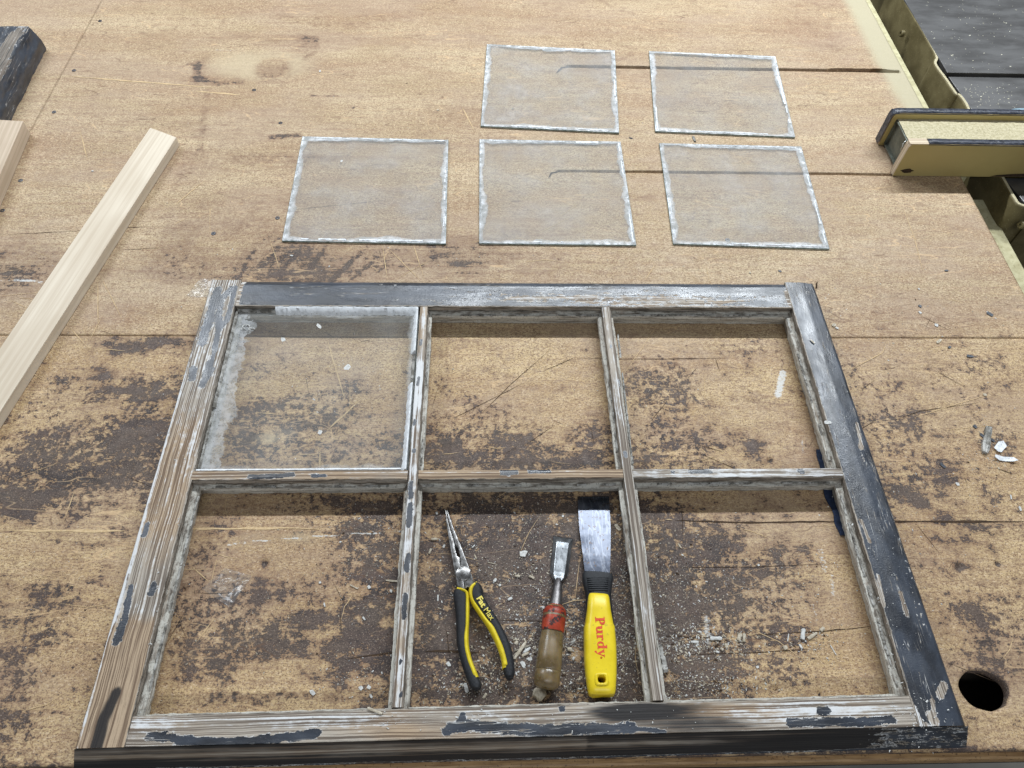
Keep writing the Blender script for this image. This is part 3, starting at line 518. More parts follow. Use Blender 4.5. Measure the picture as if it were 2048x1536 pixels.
fence = empty('saw_fence', (.9, 1.02, 0), 'saw fence of two yellow faced plywood boards with black edging over a dusty metal box', 'saw fence')
M_LAM = mat_simple('yellowed_laminate', (.42, .32, .12), (.48, .385, .16), 5, .42, bump=.05, speck=(90, .70, (.30, .2, .06), .4))
M_PLY = mat_simple('plywood_edge', (.33, .22, .13), (.66, .56, .42), 1, .75, stretch=(1, 420, 1), bump=.3)
M_RUB = mat_simple('black_edge_rubber', (.020, .022, .030), (.06, .065, .085), 160, .36, bump=1., speck=(420, .66, (.35, .35, .36), .6), bd=.0015)
def fence_board(y0, y1, H, cut_, label=None):
    """board standing on edge, its free upper corner clipped"""
    x0 = .6915; r = .005
    prof = [(x0, .0008), (1.45, .0008), (1.45, H), (x0 + r + .004, H), (x0 + .003, H - .0015), (x0, H - r - .002)]
    V = [(x, y0, z) for x, z in prof] + [(x, y1, z) for x, z in prof]; n = len(prof)
    F = [tuple(range(n)), tuple(range(n, 2 * n))[::-1]] + [(i, i + n, (i + 1) % n + n, (i + 1) % n) for i in range(n)]
    me = mesh('fence_board', V, F); bm = bmesh.new(); bm.from_mesh(me); bmesh.ops.recalc_face_normals(bm, faces=bm.faces[:]); bm.to_mesh(me); bm.free()
    me.materials.append(M_PLY); me.materials.append(M_LAM)
    for f in me.polygons: f.material_index = 1 if abs(f.normal.y) > .9 else 0
    return link('fence_board', me, None, fence)
FH = .066
fb = fence_board(.983, .996, FH, 0); bb = fence_board(1.064, 1.077, FH, 0)
def trim(y0, y1, xs, down):
    V, F = [], []; P = []
    if down: P += [(.6885, .004), (.6885, FH - .008), (.6905, FH - .001)]
    P += [(xs, FH + .0016)] if not down else [(.697, FH + .0016)]
    x = P[-1][0]
    while x < 1.44: x += .02; P.append((x, FH + .0016 + rnd.uniform(-.0004, .0004)))
    for x, z in P:
        V += [(x, y0 - .0005, z - .0035 if x > .692 else z), (x, y0 + .001, z), (x, y1 - .001, z), (x, y1 + .0005, z - .0035 if x > .692 else z)]
    for i in range(len(P) - 1):
        for k in range(3): a = i * 4 + k; F.append((a, a + 4, a + 5, a + 1))
    me = mesh('edge_trim', V, F)
    return me
link('edge_trim', trim(.983, .996, .722, False), M_RUB, fb, 179); link('edge_trim', trim(1.064, 1.077, .70, True), M_RUB, bb, 179)
# plywood front strip where the trim has worn away
link('worn_corner', prism('worn_corner', [(.6905, .9822), (.722, .9822), (.722, .9965), (.6905, .9965)], FH, FH + .0007), M_PLY, fb)
# smear on the face
sv = []; 
for k in range(14): a = k / 14 * 6.283; sv.append((.712 + .013 * math.cos(a) * rnd.uniform(.6, 1.1), .9826, .012 + .0045 * math.sin(a) * rnd.uniform(.5, 1.2)))
link('dark_smear', mesh('dark_smear', sv, [tuple(range(14))]), M_CRK, fb)
sv = [(.86, .9826, .0015), (.95, .9826, .0015), (1.0, .9826, .012), (.90, .9826, .008), (.87, .9826, .005)]
link('dark_smear', mesh('dark_smear', sv, [(0, 1, 2, 3, 4)]), M_CRK, fb)
# hollow metal box between the boards
bm = bmesh.new()
def bx(bm, x0, x1, y0, y1, z0, z1):
    r = bmesh.ops.create_cube(bm, size=1)['verts']
    for v in r: v.co = Vector(((x0 + x1) / 2 + v.co.x * (x1 - x0), (y0 + y1) / 2 + v.co.y * (y1 - y0), (z0 + z1) / 2 + v.co.z * (z1 - z0)))
bx(bm, .699, 1.44, .9963, .998, .004, .0535); bx(bm, .699, 1.44, 1.0615, 1.0636, .004, .0535); bx(bm, .699, 1.44, .9981, 1.0614, .0515, .0535); bx(bm, .699, 1.44, .9981, 1.0614, .004, .006)
bx(bm, .704, .7055, .9981, 1.0614, .0061, .0514)
me = bpy.data.meshes.new('metal_box'); bm.to_mesh(me); bm.free()
link('metal_box', me, mat_simple('grey_green_metal', (.10, .11, .09), (.18, .19, .16), 30, .5, .4, speck=(200, .6, (.3, .28, .2), .5)), fence)
xs = np.linspace(.701, 1.44, 150); ys = np.linspace(.9968, 1.0632, 22); X, Y = np.meshgrid(xs, ys)
Z = .0538 + .0012 * fbm(X, Y, 90, 90, 4, 3) + .0008 * fbm(X, Y, 300, 300, 2, 6); idx = np.arange(X.size).reshape(X.shape)
me = npmesh('dust_layer', np.stack([X.ravel(), Y.ravel(), Z.ravel()], -1), np.stack([idx[:-1, :-1], idx[:-1, 1:], idx[1:, 1:], idx[1:, :-1]], -1).reshape(-1, 4))
tag(link('dust_layer', me, M_DUST, fence, 179), kind='stuff')
pts = crom([Vector((.698 + .006 * math.cos(t), 1.004 + .004 * math.sin(t * 1.3), .045 + .008 * math.sin(t))) for t in np.linspace(0, 6.5, 9)], 4)
def wire(name, P, r, mat, parent=None, n=6):
    V, F = [], []
    for i, p in enumerate(P):
        d = (P[min(i + 1, len(P) - 1)] - P[max(i - 1, 0)]).normalized(); u = d.cross(Vector((0, 0, 1)) if abs(d.z) < .9 else Vector((1, 0, 0))).normalized(); v = d.cross(u)
        V += [p + u * r * math.cos(6.2832 * k / n) + v * r * math.sin(6.2832 * k / n) for k in range(n)]
    for i in range(len(P) - 1): F += [(i * n + k, i * n + (k + 1) % n, (i + 1) * n + (k + 1) % n, (i + 1) * n + k) for k in range(n)]
    F += [tuple(range(n))[::-1], tuple(range(len(V) - n, len(V)))]
    return link(name, mesh(name, V, F), mat, parent, 179)
M_METAL = mat_simple('bright_wire', (.5, .5, .5), (.7, .7, .7), 50, .3, 1.)
wire('wire_clip', pts, .0007, M_METAL, fence)

# ------------------------------------------------------------------ window sash
HS = .035
sash = empty('window_sash', (.045, .4, 0), 'old wooden six light window sash with peeling black paint lying flat on the bench', 'window sash')
def sweep(name, prof, S, fn, attrs, mat=None, step=.0026, seed=1, wob=.0004, rough_kind=None, parent=None, caps=True):
    """prof: list of (n, z, kind) ; fn(s, n, z) -> x, y ; attrs(x, y, z, kindarrays) -> dict"""
    pr, kd = [], []
    for (n0, z0, k0), (n1, z1, k1) in zip(prof, prof[1:]):
        L = math.hypot(n1 - n0, z1 - z0); m = max(1, int(round(L / (.0022 if k0 != 'b' else .02))))
        for i in range(m): pr.append((n0 + (n1 - n0) * i / m, z0 + (z1 - z0) * i / m)); kd.append(k0)
    pr.append(prof[-1][:2]); kd.append(prof[-2][2])
    pr = np.array(pr); ns = max(2, int(S / step)); s = np.linspace(0, S, ns + 1); m = len(pr)
    Sg, Ng = np.meshgrid(s, pr[:, 0], indexing='ij'); _, Zg = np.meshgrid(s, pr[:, 1], indexing='ij')
    per = np.concatenate([[0], np.cumsum(np.hypot(*np.diff(pr, axis=0).T))]); Tg = np.broadcast_to(per, Sg.shape)
    K = np.array([{'t': 0, 's': 1, 'l': 2, 'b': 3, 'o': 4}[k] for k in kd]); Kg = np.broadcast_to(K, Sg.shape)
    inner = (Kg == 1) | (Kg == 2)
    wv = fbm(Sg + seed, Tg * 1. + seed, 16, 60, 3, seed) - .5; wf = fbm(Sg + seed, Tg + seed, 150, 260, 3, seed + 5) - .5
    Zg = Zg + np.where(Zg > .004, wob * wv + np.where(inner, .0016, .0003) * wf, 0)
    Ng = Ng + (wob * 1.6 * (fbm(Sg + 2 * seed, Tg, 22, 40, 3, seed + 9) - .5) + np.where(inner, .0022, .0004) * (fbm(Sg, Tg + seed, 120, 200, 3, seed + 7) - .5)) * np.where((pr[:, 0] == pr[:, 0]), 1, 1)
    X, Y = fn(Sg, Ng, Zg); V = np.stack([X.ravel(), Y.ravel(), Zg.ravel()], -1)
    idx = np.arange(V.shape[0]).reshape(ns + 1, m)
    Q = np.stack([idx[:-1, :-1], idx[1:, :-1], idx[1:, 1:], idx[:-1, 1:]], -1).reshape(-1, 4)
    me0 = npmesh(name, V, Q)
    A = attrs(X.ravel(), Y.ravel(), Zg.ravel(), Kg.ravel(), Sg.ravel(), Tg.ravel())
    for nme in ('paint', 'white', 'clean', 'dirt', 'char'): setattr_(me0, nme, A.get(nme, np.zeros(len(V))))
    setattr_(me0, 'grain', np.stack([Sg.ravel() + seed * 3.7, Tg.ravel() + seed * .61, np.full(len(V), seed * 1.)], -1), 'FLOAT_VECTOR')
    if caps:
        bm = bmesh.new(); bm.from_mesh(me0); bm.verts.ensure_lookup_table()
        for row in (idx[0], idx[-1]):
            try: bm.faces.new([bm.verts[int(i)] for i in row])
            except ValueError: pass
        bmesh.ops.recalc_face_normals(bm, faces=bm.faces[:]); bm.to_mesh(me0); bm.free()
    return link(name, me0, mat or M_SASH, parent or sash, 40)
XL0, XL1, XR0, XR1 = -.387, -.3435, .4305, .4775
YT0, YT1 = .6600, .7070
yb = lambda x, z: .1125 + (x + .39) / .83 * .0075 - (HS - z) * .45     # bevelled lower end of the sash
yi = lambda x: .1403 + (x + .3437) / .7724 * .0085                     # inner edge of the bottom rail
LZ = .0225
def rab(n0, sg, lip=.0065):      # inner side of a stile or rail, from its top edge down to the table (n0 position, sg towards the light)
    return [(n0, HS, 's'), (n0 - sg * .001, LZ + .0012, 'l'), (n0 + sg * lip, LZ, 's'), (n0 + sg * (lip + .0006), LZ - .004, 's'), (n0 + sg * (lip - .0026), LZ - .006, 's'), (n0 + sg * (lip - .0030), LZ - .010, 's'), (n0 + sg * .0015, .006, 's'), (n0 + sg * .0010, .0004, 'b')]
ZT = HS
def pm(x, y, items, z=ZT):
    o = np.zeros_like(x)
    for pts, r in items: o = np.maximum(o, line_mask(x, y, pts, r, z))
    return o
inn = lambda K: ((K == 1) | (K == 2)).astype(float)
# left stile
def a_left(x, y, z, K, S, T):
    top = (K == 0) | (K == 4)
    p = pm(x, y, [([(435, 580), (425, 620), (412, 655), (405, 685)], .0065), ([(462, 578), (440, 600), (437, 650)], .0050), ([(470, 575), (455, 640), (436, 660)], .0035), ([(438, 650), (430, 700)], .0040), ([(386, 738), (384, 757)], .0050), ([(418, 725), (405, 770)], .0042), ([(424, 738), (405, 770)], .0038), ([(294, 1050), (288, 1070)], .0032), ([(262, 1175), (247, 1245)], .0034), ([(244, 1245), (234, 1283)], .0042), ([(308, 1170), (302, 1185)], .0038), ([(428, 700), (420, 745)], .0022)])
    edge = np.clip(1 - (x - XL0) / .0035, 0, 1) * np.clip((.62 - y) / .05, 0, 1)
    white = .95 * edge + .28 * blob(x, y, 400, 880, 60, 60, ZT) + .30 * np.clip((y - .45) / .1, 0, 1) + .25 * blob(x, y, 350, 1050, 80, 150, ZT) + .25 * blob(x, y, 280, 1250, 60, 60, ZT) + .12
    clean = .85 * np.clip((.245 - y) / .03, 0, 1) + .45 * blob(x, y, 360, 880, 40, 60, ZT) + .5 * blob(x, y, 320, 1020, 60, 90, ZT) + .2
    char = pm(x, y, [([(232, 1385), (205, 1440), (190, 1500)], .0052)]) * 1.15 + .3 * np.clip(1 - (x - XL0) / .002, 0, 1) * (y < .2)
    return dict(paint=np.where(top, p, 0), white=np.where(top, np.minimum(white, 1) - .5 * np.clip((.24 - y) / .03, 0, 1), .2), clean=np.where(top, clean, .2), dirt=inn(K), char=np.where(top, char, .15))
sweep('left_stile', [(XL0, .0004, 'o'), (XL0, HS - .0015, 't'), (XL0 + .0012, HS, 't')] + rab(XL1, 1), 1., lambda s, n, z: (n - (1 - s) * .0035 * np.clip((XL1 - n) / .0435, 0, 1) + s * .0022 * np.clip((XL1 - n) / .0435, 0, 1), yb(n, HS) + s * (.7068 - yb(n, HS))), a_left, seed=3, step=.0045)
# right stile
def a_right(x, y, z, K, S, T):
    top = (K == 0) | (K == 4)
    p = .93 + .12 * (fbm(x, y, 30, 20, 3, 4) - .5) - .42 * np.clip(1 - (x - XR0) / .0035, 0, 1)
    p = p - 1.1 * pm(x, y, [([(1822, 1416), (1842, 1452), (1880, 1470)], .004), ([(1722, 1040), (1740, 1085)], .0016), ([(1756, 1150), (1768, 1210)], .0016), ([(1800, 1185), (1812, 1230)], .0016), ([(1890, 1370), (1880, 1390)], .0036), ([(1862, 1432), (1868, 1442)], .0044), ([(1870, 1440), (1865, 1400)], .0018), ([(1795, 890), (1775, 860)], .0012), ([(1715, 845), (1725, 895)], .0018)], ZT)
    p = p - .30 * (fbm(x, y, 160, 12, 3, 17) > .70) * (x > .455) - .55 * np.clip(1 - np.hypot(x - XR1, y - .705) / .012, 0, 1)
    wh = .35 + .25 * np.clip((.2 - y) / .03, 0, 1) * (x < XR0 + .012)
    return dict(paint=np.where(top, p, 0), white=wh, clean=.4, dirt=inn(K), char=np.where(y < .128, .4, .1)) if False else dict(paint=np.where(top, p, 0), white=np.where(top, wh, .2), clean=np.full_like(x, .35), dirt=inn(K), char=np.zeros_like(x))
sweep('right_stile', [(XR1, .0004, 'o'), (XR1, HS - .0052, 't'), (XR1 - .0025, HS - .0030, 't'), (XR1 - .023, HS, 't')] + rab(XR0, -1), 1., lambda s, n, z: (n + ((1 - s) * .0035 - s * .003) * np.clip((n - XR0) / .047, 0, 1), yb(n, HS) + s * (.7085 - yb(n, HS))), a_right, seed=5, step=.0045)
# top rail
def a_top(x, y, z, K, S, T):
    top = (K == 0) | (K == 4)
    p = .80 + .28 * (fbm(x, y, 9, 60, 4, 8) - .5)
    p = p - .30 * blob(x, y, 1250, 600, 210, 12, ZT) - .22 * blob(x, y, 1420, 602, 120, 14, ZT) - .24 * blob(x, y, 1060, 596, 90, 8, ZT) - .12 * blob(x, y, 850, 600, 60, 6, ZT) - .3 * np.clip(1 - (y - YT0) / .003, 0, 1) * (x > -.1) - .22 * np.clip(1 - (y - YT0) / .003, 0, 1)
    p = p - .8 * np.clip(1 - (x - XL1) / .008, 0, 1) - .25 * np.clip(1 - abs(y - .7) / .002, 0, 1) * (fbm(x, y, 40, 40, 2, 91) > .5) - .7 * np.clip(1 - (XR0 - x) / .007, 0, 1) * (y < .695)
    return dict(paint=np.where(top, p, 0), white=np.where(top, .42, .3), clean=np.full_like(x, .45), dirt=inn(K), char=np.zeros_like(x))
sweep('top_rail', [(YT1, .0004, 'o'), (YT1, HS - .004, 't'), (YT1 - .006, HS - .0008, 't'), (YT1 - .008, HS, 't')] + rab(YT0, -1), XR0 - XL1 - .0006, lambda s, n, z: (XL1 + .0003 + s, n + .0010 * s), a_top, seed=7)
# bottom rail
def a_bot(x, y, z, K, S, T):
    front = K == 4; top = (K == 0)
    p = pm(x, y, [([(300, 1472), (330, 1474), (380, 1482), (450, 1486), (520, 1480), (580, 1474), (635, 1466)], .0042), ([(895, 1460), (930, 1452), (1000, 1456), (1080, 1462), (1160, 1456), (1220, 1460), (1262, 1455)], .0052), ([(920, 1448), (960, 1446)], .0035), ([(1580, 1446), (1640, 1444), (1720, 1444), (1785, 1440)], .0040), ([(1640, 1421), (1655, 1422)], .0038), ([(925, 1430), (925, 1436)], .0032), ([(1124, 1412), (1124, 1416)], .0036), ([(1262, 1455), (1330, 1464)], .0018)])
    white = .12 + .42 * blob(x, y, 300, 1450, 60, 30, ZT) + .34 * blob(x, y, 700, 1440, 160, 16, ZT) + .25 * blob(x, y, 500, 1445, 150, 14, ZT) + .45 * blob(x, y, 1650, 1420, 190, 25, ZT) + .25 * blob(x, y, 1150, 1435, 250, 30, ZT) + .15 * blob(x, y, 980, 1425, 60, 20, ZT)
    clean = .35 + .5 * blob(x, y, 1440, 1420, 90, 12, ZT) + .25 * blob(x, y, 330, 1440, 60, 12, ZT) + .3 * blob(x, y, 800, 1460, 90, 16, ZT)
    char = .85 * blob(x, y, 1290, 1420, 90, 14, ZT) + .65 * blob(x, y, 1400, 1450, 130, 22, ZT) + .4 * blob(x, y, 1230, 1430, 60, 16, ZT) + .35 * blob(x, y, 1440, 1410, 60, 8, ZT) + .3 * blob(x, y, 820, 1455, 40, 30, ZT)
    fc = .62 + .28 * np.clip((.25 - HS + z) / .3, -1, 1) + .35 * np.clip((.018 - z) / .01, 0, 1) - .1
    return dict(paint=np.where(top, p, np.where(front, .0 + .75 * (z < .009), 0)), white=np.where(top, white, np.where(front, -.4, .35)), clean=np.where(front, .6, clean), dirt=inn(K) * .9, char=np.where(top, char, np.where(front, fc, .35)))
def fn_bot(s, n, z):     # n: 0 at the lower top edge .. 1 at the inner edge (scaled), negative = the bevel
    x = XL1 + .0003 + s; lo = yb(x, HS) ; hi = yi(x)
    return x, np.where(n < 0, lo + n, lo + n / .030 * (hi - lo))
sweep('bottom_rail', [(0, .0004, 'b'), (0, HS - .0004, 't'), (.0005, HS, 't'), (.030, HS, 's'), (.0295, .0225, 's'), (.034, .0215, 's'), (.034, .0004, 'b')], XR0 - XL1 - .0006, fn_bot, a_bot, seed=11, step=.003)
def a_bev(x, y, z, K, S, T):
    b = fbm(x, z, 5, 90, 3, 12); u = T / T.max()
    ch = .84 + .20 * (u < .35) - .10 * (x < .1) * (u > .35) + .25 * np.clip((x - .30) / .1, 0, 1) + .3 * (b - .5)
    ch = ch - .42 * np.clip((.33 - x) / .15, 0, 1) * np.exp(-((u - .62) / .13) ** 2) - .25 * np.clip((.2 - x) / .2, 0, 1) * np.exp(-((u - .30) / .08) ** 2) - .2 * np.exp(-((u - .85) / .06) ** 2)
    return dict(paint=np.clip(.55 * (u < .12) + .55 * np.clip((x - .36) / .05, 0, 1), 0, .7), white=np.full_like(x, -.5), clean=np.full_like(x, .45), dirt=np.zeros_like(x), char=ch)
sweep('bevelled_edge', [(-.0157, .0004, 't'), (-.0010, HS - .0022, 't'), (-.0004, HS - .0010, 't')], .4812 - XL0 + .0036, lambda s, n, z: (XL0 - .0036 + s + (HS - z) * np.clip((s - .43) / .02, -1, 1) * .33, yb(XL0 + s, HS) + n - .0002), a_bev, seed=37, caps=False)
# muntins
def mun(w0, lip=.0052):
    h = w0 / 2
    side = lambda sg: [(sg * h, HS - .0008, 's'), (sg * (h + .0006), LZ + .0012, 'l'), (sg * (h + lip), LZ, 's'), (sg * (h + lip + .0004), LZ - .004, 's'), (sg * (h + lip - .0026), LZ - .006, 's'), (sg * (h + .0018), .008, 's'), (sg * (h + .0008), .0004, 'b')]
    a = side(-1)[::-1]; a = [(n, z, k2) for (n, z, _), k2 in zip(a, ['s', 's', 's', 's', 'l', 's', 't'])]
    return a + [(-h + .001, HS, 't'), (h - .001, HS, 't')] + side(1)
def a_mun(spots, cl=.4, wh=.35, off=0.):
    def f(x, y, z, K, S, T):
        top = K == 0
        return dict(paint=np.where(top, pm(x, y, spots), 0), white=np.where(top, wh + off * (fbm(x, y, 20, 20, 2, 3) - .5), .45), clean=np.full_like(x, cl), dirt=np.where(top, 0, .72 + .5 * (fbm(x, y, 25, 25, 2, 6) - .5)), char=np.where(top, 0, .12))
    return f
sp1 = [([(842, 680), (841, 690)], .0018), ([(838, 755), (836, 770)], .002), ([(830, 840), (828, 850)], .0019), ([(828, 900), (827, 904)], .0022), ([(822, 965), (820, 995)], .0032), ([(821, 1010), (818, 1050)], .0034), ([(816, 1110), (814, 1140)], .0032), ([(811, 1190), (808, 1235)], .0030), ([(803, 1320), (801, 1326)], .0018), ([(803, 1385), (802, 1392)], .002)]
sweep('upright_muntin', mun(.0105), .515, lambda s, n, z: (-.0865 + n - .0022 * (s / .515 - .5) * -2 * .5, .1448 + s), a_mun(sp1, .45, .55, .8), seed=13)
sp2 = [([(1222, 690), (1222, 694)], .0016), ([(1238, 760), (1240, 775)], .0016), ([(1250, 905), (1252, 912)], .0022)]
sweep('upright_muntin', mun(.0110), .5125, lambda s, n, z: (.1735 + n - .0065 * (s / .5125) + .0025 * s / .5125 * 0, .1478 + s), a_mun(sp2, .15, .36, .8), seed=17)
y0m = .4015
for (xa, xb, spots, cl, wh, sd) in [(XL1 - .001, -.0928, [([(500, 955), (545, 952)], .0036), ([(545, 952), (585, 950)], .0030), ([(625, 952), (650, 951)], .0022)], .6, .35, 19), (-.0800, .1640, [([(1005, 944), (1030, 944)], .0042), ([(1060, 942), (1096, 942)], .0032)], .85, .18, 23), (.1756, XR0 + .001, [([(1380, 943), (1420, 943)], .0030), ([(1600, 942), (1605, 942)], .0035), ([(1345, 944), (1347, 944)], .0022)], .2, .55, 29)]:
    sweep('cross_muntin', mun(.0118), xb - xa, lambda s, n, z, xa=xa: (xa + s, y0m - n + .0014 * (xa + s)), a_mun(spots, cl, wh, .3), seed=sd)
# ---- glass still puttied into the first light, and its putty
M_GEDGE = mat_simple('green_glass_edge', (.10, .15, .13), (.30, .36, .34), 120, .25, speck=(300, .55, (.45, .45, .43), .8))
def glass(name, corners, z, th, mat, parent=None, loc=None, rz=0.):
    """pane with four measured corners; origin at its centre"""
    ctr = sum((Vector((p.x, p.y, 0)) for p in corners), Vector()) / 4
    rm = Matrix.Rotation(-rz, 2)
    loc_c = [rm @ Vector((p.x - ctr.x, p.y - ctr.y)) for p in corners]
    V = [(c.x, c.y, th) for c in loc_c] + [(c.x, c.y, 0) for c in loc_c]
    b = [(c.x * .997, c.y * .997, th + .0003) for c in loc_c]
    V = b + V
    F = [(0, 1, 2, 3)] + [(i, i + 4, (i + 1) % 4 + 4, (i + 1) % 4) for i in range(4)] + [(i + 4, i + 8, (i + 1) % 4 + 8, (i + 1) % 4 + 4) for i in range(4)]
    me = mesh(name, V, F); bm = bmesh.new(); bm.from_mesh(me); bmesh.ops.recalc_face_normals(bm, faces=bm.faces[:]); 
    bm.faces.ensure_lookup_table()
    if bm.faces[0].normal.z < 0: bmesh.ops.reverse_faces(bm, faces=bm.faces[:])
    bm.to_mesh(me); bm.free()
    me.materials.append(mat); me.materials.append(M_GEDGE)
    for i, f in enumerate(me.polygons): f.material_index = 0 if i == 0 else 1
    o = bpy.data.objects.new(name, me); C.objects.link(o)
    o.location = (ctr.x, ctr.y, z); o.rotation_euler = (0, 0, rz)
    if parent: o.parent = parent; o.matrix_parent_inverse = Matrix.Translation(parent.location).inverted()
    return o
cs = [Vector((XL1 + .001, .6592, 0)), Vector((-.0925, .6594, 0)), Vector((-.0940, .4085, 0)), Vector((XL1 + .001, .4078, 0))]
glass('pane', cs, .0228, .0022, mat_glass('dusty_pane_glass', .25, .252, .17, .6, filmx=.022), sash)
def ragged(pts, w0, h, z, seed=0, gap=0., inner=None):
    """a broken crusty strip of putty along pts (xy), width w0, height h"""
    r = random.Random(seed); V, F = [], []; P = []
    for p, q in zip(pts, pts[1:]):
        n = max(2, int((q - p).length / .0022)); P += [p.lerp(q, i / n) for i in range(n)]
    P.append(pts[-1]); on = True; run = 0; prev = False; wl = 1.
    for i, p in enumerate(P):
        if run <= 0: on = (r.random() > gap); run = r.randint(3, 14)
        run -= 1; d = P[min(i + 1, len(P) - 1)] - P[max(i - 1, 0)]; sd = Vector((-d.y, d.x, 0)).normalized(); wl += (r.uniform(.35, 1.25) - wl) * .5
        if not on: prev = False; continue
        a = w0 * .5 * wl; b = w0 * .5 * wl * r.uniform(.5, 1.2); hh = h * r.uniform(.6, 1.1); c = Vector((p.x, p.y, z))
        k = len(V); V += [c + sd * a, c + sd * a * .75 + Vector((0, 0, hh)), c - sd * b * .75 + Vector((0, 0, hh * r.uniform(.7, 1.))), c - sd * b]
        if prev: F += [(k - 4 + j, k - 3 + j, k + 1 + j, k + j) for j in range(3)]
        prev = True
    return mesh('putty', V, F)
def bead(name, p, q, inw, wd, zt, zb, seed=0, mat=M_PUTTY):
    r = random.Random(seed); V, F = [], []; n = max(3, int((q - p).length / .003))
    for i in range(n + 1):
        c = p.lerp(q, i / n); w2 = wd * r.uniform(.86, 1.06)
        V += [Vector((c.x, c.y, zb)), Vector((c.x, c.y, zt + r.uniform(-.0005, .0004))), Vector((c.x, c.y, zt - .0004)) + inw * .0018, Vector((c.x, c.y, zb + .0022 + r.uniform(-.0003, .0003))) + inw * w2 * .8, Vector((c.x, c.y, zb)) + inw * w2]
    for i in range(n): F += [(i * 5 + k, i * 5 + k + 1, i * 5 + k + 6, i * 5 + k + 5) for k in range(4)]
    F += [(0, 1, 2, 3, 4), tuple(range(n * 5, n * 5 + 5))]
    return link(name, mesh(name, V, F), mat, sash, 50)
ZG = .0254
bead('putty_bead', Vector((-.289, .6596, 0)), Vector((-.0935, .6602, 0)), Vector((0, -1, 0)), .0085, .0345, ZG, 1)
M_PUTG = mat_simple('grey_dirty_putty', (.16, .15, .13), (.50, .49, .46), 90, .85, speck=(260, .56, (.06, .055, .05), .8), bd=.0012, bump=.8)
bead('putty_bead', Vector((XL1 + .002, .6592, 0)), Vector((-.290, .6595, 0)), Vector((0, -1, 0)), .004, .0285, ZG, 2, M_PUTG)
bead('putty_bead', Vector((-.0935, .6595, 0)), Vector((-.0935, .585, 0)), Vector((-1, 0, 0)), .0068, .0345, ZG, 3)
bead('putty_bead', Vector((-.0938, .5835, 0)), Vector((-.0942, .535, 0)), Vector((-1, 0, 0)), .0040, .0285, ZG, 4, M_PUTG)
bead('putty_bead', Vector((-.0942, .534, 0)), Vector((-.0950, .4095, 0)), Vector((-1, 0, 0)), .0068, .0345, ZG, 5)
bead('putty_bead', Vector((XL1 + .002, .4078, 0)), Vector((-.101, .4087, 0)), Vector((0, 1, 0)), .0050, .0350, ZG, 6)
bead('putty_bead', Vector((XL1 + .0005, .655, 0)), Vector((XL1 + .0005, .50, 0)), Vector((1, 0, 0)), .0035, .029, ZG, 7, M_PUTG)
bead('putty_bead', Vector((XL1 + .0005, .495, 0)), Vector((XL1 + .0005, .41, 0)), Vector((1, 0, 0)), .003, .027, ZG, 8, M_PUTG)
for pts, w0, k in [([(497, 655), (492, 662)], .003, 1), ([(505, 645), (508, 665)], .0016, 2)]: pass
# crusty remains on the empty rabbet ledges
ZL = LZ + .001
for i, (a, b) in enumerate([((.4245, .650), (.4255, .42)), ((.4265, .39), (.4268, .16)), ((-.336, .38), (-.338, .16)), ((-.075, .6535), (.158, .6545)), ((.182, .6550), (.424, .6565)), ((-.0775, .64), (-.0785, .42)), ((.1635, .64), (.162, .42)), ((.1815, .64), (.1795, .42)), ((.168, .38), (.166, .16)), ((-.338, .3915), (-.10, .392)), ((-.075, .392), (.158, .3925)), ((.182, .3928), (.424, .394))]):
    sliver = ragged([Vector((*a, 0)), Vector((*b, 0))], .0034, .0018, ZL - .0002, 40 + i, .45)
    tag(link('putty_remnant', sliver, M_PUTG, sash), kind='stuff')
link('putty_remnant', ragged([at(1318, 1290, .004), at(1326, 1320, .004), at(1332, 1345, .004)], .008, .006, .0003, 77), M_PUTG, sash)

# ------------------------------------------------------------------ the five loose panes
PANES = [
 ([(973.8, 88.3), (1229.7, 100.8), (1238.3, 265.6), (961.3, 252)], -.055, 'loose glass pane in the far row with a curved groove end seen through it', .26,
  [('b', .22, .92, .0032, .2), ('r', .35, .62, .003, .2), ('t', .25, .85, .0022, .3)]),
 ([(1298, 102.3), (1550.8, 112.5), (1590.6, 274.2), (1310.5, 262.5)], -.0695, 'loose glass pane in the far row nearest the saw with thick white putty', .22,
  [('t', .18, .45, .0040, .1), ('t', .5, .98, .0024, .3), ('r', .05, .30, .003, .3), ('r', .28, .62, .0062, .0), ('b', .1, .95, .0030, .2), ('l', .72, .98, .003, .3), ('r', .65, .97, .0026, .3)]),
 ([(604.7, 272.7), (896.9, 279.7), (891.8, 487.5), (563.7, 481.6)], .005, 'loose glass pane standing alone at the end of the near row with flaky film', .24,
  [('b', .06, .16, .0042, .2), ('b', .22, .86, .0046, .05), ('t', .1, .98, .0024, .2), ('t', .84, .97, .005, .1), ('r', .2, .95, .0022, .4)]),
 ([(959, 278.5), (1241, 283.2), (1272.7, 490.6), (958.2, 486.7)], -.0014, 'loose glass pane in the middle of the near row with white putty lump', .24,
  [('t', .1, .6, .0020, .35), ('t', .68, .84, .0062, .0), ('r', .02, .35, .003, .3), ('r', .6, .98, .0034, .25), ('b', .2, .6, .0028, .45), ('b', .75, .98, .002, .5)]),
 ([(1318.4, 286.3), (1602.7, 293), (1659.4, 497.7), (1346.5, 487.5)], -.044, 'loose glass pane in the near row closest to the saw fence with dirty edges', .25,
  [('l', .1, .95, .0020, .5), ('t', .2, .95, .0020, .5), ('r', .05, .95, .0028, .25), ('b', .3, .95, .0026, .35)])]
M_RES = mat_simple('pane_putty_residue', (.62, .64, .66), (.84, .86, .88), 200, .8, speck=(400, .60, (.30, .31, .31), .7))
M_RESD = mat_simple('pane_grey_residue', (.22, .23, .23), (.55, .57, .58), 160, .8, speck=(330, .55, (.10, .10, .10), .8))
